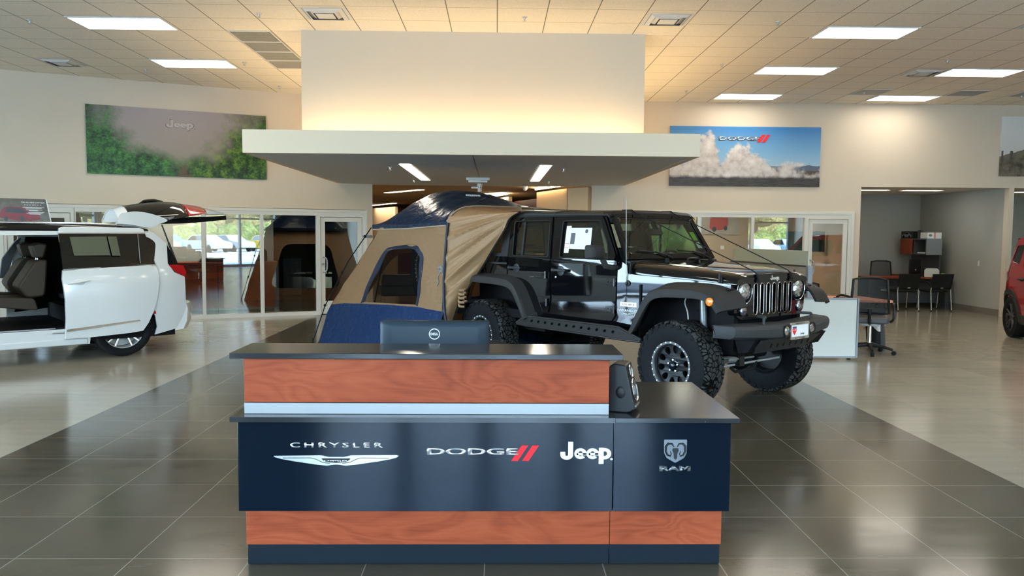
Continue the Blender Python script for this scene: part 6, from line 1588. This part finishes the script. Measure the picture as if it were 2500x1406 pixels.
b = B(); b.hexa([(5.60, 11.22, 0), (5.72, 11.40, 0), (5.70, 11.42, 0), (5.57, 11.24, 0), (5.54, 11.18, .715), (5.64, 11.36, .715), (5.62, 11.38, .715), (5.51, 11.20, .715)]); b.build('leg_panel', 'dark_grey', t)
t = thing('computer_monitor', 'black monitor seen edge-on on the cubicle desk', 'monitor', (4.62, 11.75, .746), rad(52))
b = B(); b.box(-.25, .25, -.015, .02, .10, .43); b.build('bezel', 'black_plastic', t, bevel=.006)
b = B(); b.box(-.04, .04, .02, .05, .02, .25); b.prism(rrect(-.12, .12, -.06, .12, .03), 'z', 0, .015); b.build('stand', 'black_plastic', t)
b = B(); b.tube(spline([(4.95, 11.35, .775), (5.02, 11.40, .80), (5.10, 11.42, .79), (5.16, 11.38, .770)], 5), .018, 8)
b.box(4.93, 5.10, 11.30, 11.42, .7465, .768); tag(b.build('desk_phone', 'black_plastic'), 'black desk phone on the coral cubicle desk', 'phone')
t = thing('waste_bin', 'black waste bin with a white liner under the cubicle desk', 'waste bin', (5.70, 11.72, 0))
b = B(); b.lathe([(0, .004), (.10, .004), (.135, .36), (.140, .36), (.137, .37), (.128, .36), (.09, .012)], n=28); b.build('bin', 'black_plastic', t, smooth=40)
b = B(); b.grid(lambda u, v: ((.136+.014*v)*math.cos(2*PI*u)*(1+.04*math.sin(17*u*2*PI)*v), (.136+.014*v)*math.sin(2*PI*u)*(1+.04*math.sin(13*u*2*PI)*v), .376-.06*v*(1.2+math.sin(2*PI*u*3))+.02*math.sin(2*PI*u*7)*(1-v)), 50, 6, True); b.build('liner', 'white_plastic', t, smooth=60)

# ------------------------------------------------------------------ alcove office
t = thing('alcove_desk', 'dark grey desk with a red-brown top in the open alcove', 'desk', (0, 0, 0))
b = B(); b.box(8.50, 10.50, 17.95, 18.65, .70, .735); b.box(9.85, 10.50, 18.65, 19.5, .70, .735); b.build('desk_top', 'cherry', t)
b = B(); b.box(10.36, 10.46, 17.98, 18.62, 0, .70); b.build('end_panel', 'dark_grey', t)
b = B(); b.box(8.56, 8.62, 17.98, 18.62, 0, .70); b.build('end_panel', 'dark_grey', t)
b = B(); b.box(8.62, 10.36, 18.25, 18.28, .12, .70); b.build('modesty_panel', 'dark_grey', t)
t = thing('hutch_cabinet', 'wall hutch with a red-brown door, an open shelf and a grey door in the alcove', 'cabinet', (0, 0, 0))
b = B(); b.box(9.93, 10.28, 18.10, 18.13, 1.245, 1.62); b.box(9.93, 10.28, 19.22, 19.25, 1.245, 1.62); b.box(9.93, 10.28, 18.13, 19.22, 1.245, 1.27); b.box(9.93, 10.28, 18.13, 19.22, 1.595, 1.62); b.box(10.25, 10.28, 18.13, 19.22, 1.27, 1.595); b.box(9.95, 10.25, 18.68, 18.70, 1.27, 1.595); b.build('case', 'dark_grey', t)
b = B(); b.box(9.912, 9.930, 18.70, 19.24, 1.25, 1.615); b.build('door', 'cherry', t)
b = B(); b.box(9.93, 10.29, 18.08, 18.098, 1.245, 1.62); b.build('side_cover', 'mid_grey', t)
b = B(); b.box(10.28, 10.31, 18.15, 19.4, .735, 1.62); b.build('back_panel', 'dark_grey', t)
b = B(); b.box(10.0, 10.2, 18.2, 18.6, 1.271, 1.30); tag(b.build('paper_stack', 'white_paper'), 'white paper stack on the open hutch shelf', 'papers')
t = thing('model_car_box', 'dark display box with a silver model car on top of the hutch, left', 'box', (9.93, 18.75, 1.622))
b = B(); b.box(0, .16, -.05, .50, 0, .17); b.build('box', 'black_satin', t)
b = B()
q_ = [(.02, .035), (.05, .035), (.42, .04), (.46, .06), (.45, .085), (.36, .095), (.30, .14), (.14, .14), (.08, .095), (.02, .085)]
b.prism(rounded(q_, .012), 'x', -.004, 0); b.build('printed_car', 'mid_grey', t)
b = B(); b.prism(circ(.11, .04, .035, 14), 'x', -.006, -.004); b.prism(circ(.37, .04, .035, 14), 'x', -.006, -.004); b.prism([(.15, .10), (.17, .13), (.29, .13), (.33, .10)], 'x', -.006, -.004); b.build('printed_wheels', 'interior_black', t)
t = thing('leaflet_box', 'white leaflet box with a pink stripe on top of the hutch, right', 'box', (9.96, 18.12, 1.622))
b = B(); b.box(0, .33, -.0, .30, 0, .14); b.build('box', 'white_paper', t)
b = B(); b.box(.155, .19, -.003, -.0005, 0, .14); b.build('stripe', mat('pink_print', (.75, .25, .26), .5), t)
b = B(); b.prism(circ(.07, .075, .04, 16, .03), 'y', -.003, -.0005); b.build('printed_figure', 'mid_grey', t)
b = B(); b.box(.06, .10, .20, .34, .001, .20); tag(b.build('figurine_box', 'dark_grey'), None); o_ = bpy.data.objects['figurine_box']; o_.location = (9.95, 18.30, 1.622); tag(o_, 'small dark box behind the white leaflet box on the hutch', 'box')
t = thing('computer_monitor', 'black monitor back with a silver dot on the alcove desk', 'monitor', (9.84, 18.38, .736), rad(14))
b = B(); b.box(-.15, .15, -.02, .02, .06, .40); b.build('back_cover', 'black_plastic', t, bevel=.01)
b = B(); b.lathe([(0, 0), (.02, 0), (.018, -.004), (0, -.005)], (.0, -.021, .15), 'y', 14); b.build('logo_disc', 'badge_silver', t)
b = B(); b.box(-.03, .03, -.01, .03, .01, .10); b.prism(rrect(-.1, .1, -.08, .1, .02), 'z', 0, .012); b.build('stand', 'black_plastic', t)
t = thing('paper_tray', 'white papers leaning in a black tray on the alcove desk', 'papers', (10.08, 18.10, .736))
b = B(); b.prism(rounded([(-.17, .0), (.17, .0), (.17, .16), (.12, .20), (-.12, .20), (-.17, .16)], .02), 'y', -.02, -.0); b.build('papers', 'white_paper', t)
b = B(); b.box(-.18, .18, .0, .05, 0, .19); b.build('tray', 'black_plastic', t)
b = B(); b.lathe([(0, .001), (.035, .001), (.042, .09), (.037, .09), (.032, .01), (0, .01)], n=18); o_ = b.build('cup', 'green_plastic', smooth=40); o_.location = (10.30, 18.02, .736); tag(o_, 'bright green cup on the alcove desk', 'cup')
def wallplate(name, loc, rz, label, m='white_plastic', w=.07, h=.115):
    t = thing(name, label, 'switch', loc, rz)
    b = B(); b.prism(rrect(-w/2, w/2, -h/2, h/2, .006), 'y', -.008, 0); b.build('plate', m, t)
    b = B(); b.box(-w*.22, w*.22, -.012, -.008, -h*.28, h*.28); b.build('rocker', m, t)
wallplate('light_switch', (10.578, 17.12, 1.09), rad(90), 'white light switch on the right wall of the alcove')
bpy.data.objects['light_switch'].rotation_euler = (0, 0, rad(-90))
wallplate('light_switch', (7.0, 19.59, 1.06), 0, 'white light switch on the brown office wall behind the right glass door')
wallplate('thermostat', (7.2, 19.59, 1.03), 0, 'white thermostat on the brown office wall behind the right glass door', w=.11, h=.15)
wallplate('wall_outlet', (5.62, 19.59, 1.36), 0, 'white outlet on the brown office wall behind the right glazing', w=.09, h=.09)
# right office: picture of a red car, wall television
t = thing('office_picture', 'grey picture of a red car on the back wall of the right office', 'wall picture', (5.0, 19.59, 1.68))
b = B(); b.box(0, 1.0, -.02, 0, 0, .72); b.build('print', mat('office_print', (.36, .33, .28), .5, noise=.2, nscale=2), t)
b = B(); b.prism(rounded([(.28, .16), (.36, .10), (.62, .12), (.74, .22), (.74, .50), (.62, .56), (.40, .54), (.30, .42)], .03), 'y', -.026, -.02); b.build('printed_car', mat('print_red_car', (.42, .05, .03), .5), t)
b = B(); b.prism(rounded([(.33, .40), (.60, .42), (.60, .52), (.42, .51)], .02), 'y', -.030, -.026); b.prism(circ(.40, .13, .05, 14, .065), 'y', -.030, -.026); b.prism(circ(.68, .16, .045, 14, .06), 'y', -.030, -.026); b.build('printed_glass', 'print_dark', t)
t = thing('wall_television', 'black television on an arm behind the right glass door', 'television', (6.85, 17.6, 1.31), rad(-12))
b = B(); b.box(-.47, .47, -.03, .03, 0, .45); b.build('screen', 'black_gloss', t, bevel=.008)
b = B(); b.tube([(.1, .03, .22), (.3, .6, .22), (.45, 1.0, .22)], .03, 8); b.build('wall_arm', 'black_plastic', t)
# lounge chair in the corridor, seen through the tent window
t = thing('lounge_chair', 'black lounge chair in the corridor, seen through the tent window', 'chair', (-2.33, 18.95, 0), rad(15))
b = B(); b.box(-.46, .46, -.40, .40, .18, .42); b.build('seat', 'black_satin', t, bevel=.03)
b = B(); b.prism(rounded([(-.46, .42), (.46, .42), (.44, .69), (-.44, .69)], .05), 'y', -.42, -.26); b.build('backrest', 'black_satin', t, bevel=.03)
for x in (-.40, .40):
    for y in (-.34, .34):
        b = B(); b.cyl((x, y, 0), (x*.98, y*.98, .18), .012, .016, 8); b.build('leg', 'chrome', t)

# ------------------------------------------------------------------ left office furniture
def LW(s, d, z=0.0): return LWM @ Vector((s, d, z))
for k, (s0, s1, lab) in enumerate(((-3.0, -1.515, 'cherry wood office cabinet behind the left glazing, left unit'), (-1.505, -.40, 'cherry wood office cabinet behind the left glazing, right unit'))):
    t = thing('office_cabinet', lab, 'cabinet', LW(s0, 1.0), AL, 'cherry cabinets in the left office')
    L = s1-s0
    b = B(); b.box(0, L, .02, .62, .06, 1.00); b.build('body', 'dark_grey', t)
    for j in range(2):
        b = B(); b.box(L*j/2+.004, L*(j+1)/2-.004, 0, .02, .10, .985); dr = b.build('door', 'cherry_mid', t) if 'cherry_mid' in M else None
        if dr is None:
            cherry('cherry_mid', (1, 1, 1), .62); dr = b.build('door', 'cherry_mid', t)
    b = B(); b.box(-.01, L+(.10 if k else .0), -.02, .64, 1.0, 1.035); b.build('cabinet_top', 'cherry_mid', t)
    b = B(); b.box(0, L, .03, .6, 0, .06); b.build('plinth', 'interior_black', t)
    if k:
        b = B(); b.box(L, L+.09, .0, .62, 0, 1.0); b.build('end_panel', 'dark_grey', t)
t = thing('printer', 'black printer on the cherry cabinet behind the left glazing', 'printer', LW(-1.02, 1.25, 1.036), AL)
b = B(); b.prism(rounded([(0, 0), (.52, 0), (.52, .22), (.46, .28), (0, .29)], .02), 'y', 0, .38); b.build('body', 'black_plastic', t, bevel=.01)
b = B(); b.box(.05, .40, -.01, .0, .06, .12); b.build('paper_slot', 'dark_grey', t)
b = B(); b.box(.36, .40, -.006, 0, .14, .22); b.build('control_panel', 'white_plastic', t)
t = thing('laptop_dock', 'low black dock with cables on the cherry cabinet', 'computer', LW(-1.85, 1.2, 1.036), AL)
b = B(); b.prism(rounded([(0, 0), (.55, 0), (.50, .05), (.06, .07)], .01), 'y', 0, .30); b.build('body', 'black_plastic', t, bevel=.006)
b = B(); b.tube(spline([(.1, .0, .05), (.2, -.06, .10), (.35, -.03, .11), (.55, .02, .03)], 5), .012, 6); b.build('cable', 'black_rubber', t)
t = thing('pedestal', 'grey filing pedestal in the dark room behind the left glazing', 'cabinet', LW(.48, 5.0), AL)
b = B(); b.box(0, .46, 0, .5, .02, .98); b.build('body', 'mid_grey', t)
b = B(); b.box(-.01, .47, -.01, .51, .98, 1.0); b.build('top', 'dark_grey', t)
b = B(); b.box(.2, .46, .1, .35, 1.001, 1.28); o_ = b.build('carton', mat('carton_brown', (.10, .07, .045), .8)); o_.matrix_world = LWM @ T(.48, 5.0, 0); tag(o_, 'brown carton on the grey pedestal in the dark room', 'box')
# ------------------------------------------------------------------ outside, in front of the building (seen in reflections)
mat('concrete_lot', (.42, .42, .40), .9, noise=.1, nscale=.6)
def leafy(name, c0, c1, c2):
    m = bpy.data.materials.new(name); g = NT(m); o = g.coord('Object')
    f = g.m('ADD', g.m('MULTIPLY', g.noise(o, .9, 3), .45), g.m('MULTIPLY', g.noise(o, 5.0, 6, .75), .6))
    g.done(g.bsdf(g.ramp(f, [(.38, c0), (.52, c1), (.66, c2)]), .9, 0, .1, 0, g.bump(g.noise(o, 4.0, 4), 1.0, .5))); M[name] = m
leafy('bush_green', (.025, .035, .010), (.11, .14, .04), (.22, .26, .09)); leafy('tree_olive', (.03, .028, .012), (.16, .14, .055), (.34, .30, .13))
mat('bark', (.08, .06, .045), .9)
b = B(); b.box(-70, 60, -90, -5.2, -.12, -.02); struct(b.build('ground', 'concrete_lot'))
mat('asphalt', (.11, .115, .12), .9)
b = B(); b.box(-70, -12.5, -5.2, 60, -.12, -.02); struct(b.build('ground_side', 'asphalt'))
b = B(); rr = random.Random(7)
for k in range(52):
    x = -46+2.05*k; b.ball((x, -43+rr.uniform(-1, 1), .8), (rr.uniform(1.3, 2.1), 1.2, rr.uniform(1.2, 2.0)), 10, 7)
tag(b.build('shrubbery', 'bush_green', smooth=60), 'green shrubbery beyond the parking lot', 'shrubs', None, 'stuff')
def tree(loc, h, k, lab):
    t = thing('tree', lab, 'tree', loc, k, 'olive trees beyond the parking lot')
    b = B(); b.cyl((0, 0, 0), (0, 0, h*.5), .25, .15, 8); b.build('trunk', 'bark', t)
    b = B(); r_ = random.Random(k)
    for j in range(16):
        b.ball((r_.uniform(-2, 2), r_.uniform(-1.5, 1.5), h*.30+r_.uniform(0, h*.62)), (r_.uniform(.9, 1.8), r_.uniform(.9, 1.6), r_.uniform(.8, 1.6)), 9, 6)
    b.build('crown', 'tree_olive', t, smooth=60); return t
for k in range(15): tree((-50+7.6*k+rr.uniform(-.6, .6), -50+rr.uniform(-2, 2), 0), rr.uniform(9, 12), k, 'olive tree beyond the parking lot behind the shrubs')
b = B(); b.grid(lambda u, v: (-90+180*u, -84+6*v, -1+12*math.sin(PI*(.12+.8*v))*(.8+.25*math.sin(u*9))), 24, 4); struct(b.build('hill', 'tree_olive'))
def parked(loc, rz, m, lab):
    t = thing('parked_car', lab, 'car', loc, rz, 'cars parked outside')
    P = [(2.1, .35), (1.3, .30), (-1.3, .30), (-2.1, .40), (-2.15, .85), (-1.75, .98), (-1.15, 1.42), (.15, 1.45), (.95, .98), (1.95, .85), (2.15, .65)]
    b = B(); b.prism(rounded(P, .12), 'y', -.85, .85); b.build('body', m, t, bevel=.08, segs=3, fn=lambda x, y, z: (x, y*(1 if z < .95 else 1-.22*(z-.95)/.5), z))
    b = B(); b.prism([(-1.55, .99), (-1.08, 1.37), (.12, 1.40), (.80, .99)], 'y', -.86, .86); b.build('windows', 'van_glass_black', t, fn=lambda x, y, z: (x, y*(1-.20*(z-.95)/.5), z))
    for x in (-1.3, 1.3):
        for s in (-1, 1):
            b = B(); b.lathe([(0, s*.87), (.20, s*.88), (.32, s*.86), (.33, s*.70), (0, s*.68)], (x, 0, .33), 'y', 20); b.build('wheel', 'black_rubber', t, smooth=40)
mat('car_silver', (.45, .46, .48), .25, metal=.5); mat('car_yellow', (.75, .45, .03), .2, coat=.5); mat('car_teal', (.05, .42, .45), .2, coat=.5)
for x, y, r_, m_, lab in ((9.5, -33, 80, 'van_white', 'white car parked outside in front of the middle bays'), (18.0, -33, 95, 'car_silver', 'silver car parked outside left of the white one'), (21.6, -32, 85, 'van_white', 'white car parked outside between two silver cars'), (24.4, -33, 85, 'car_silver', 'silver car parked outside right of the white one'),
                     (20.8, -37, 85, 'car_teal', 'teal car parked outside in the second row'), (27.4, -32, 95, 'car_yellow', 'yellow car parked outside at the far right'), (-6, -33, 85, 'van_white', 'white car parked outside on the left')):
    parked((x, y, -.02), rad(r_), m_, lab)
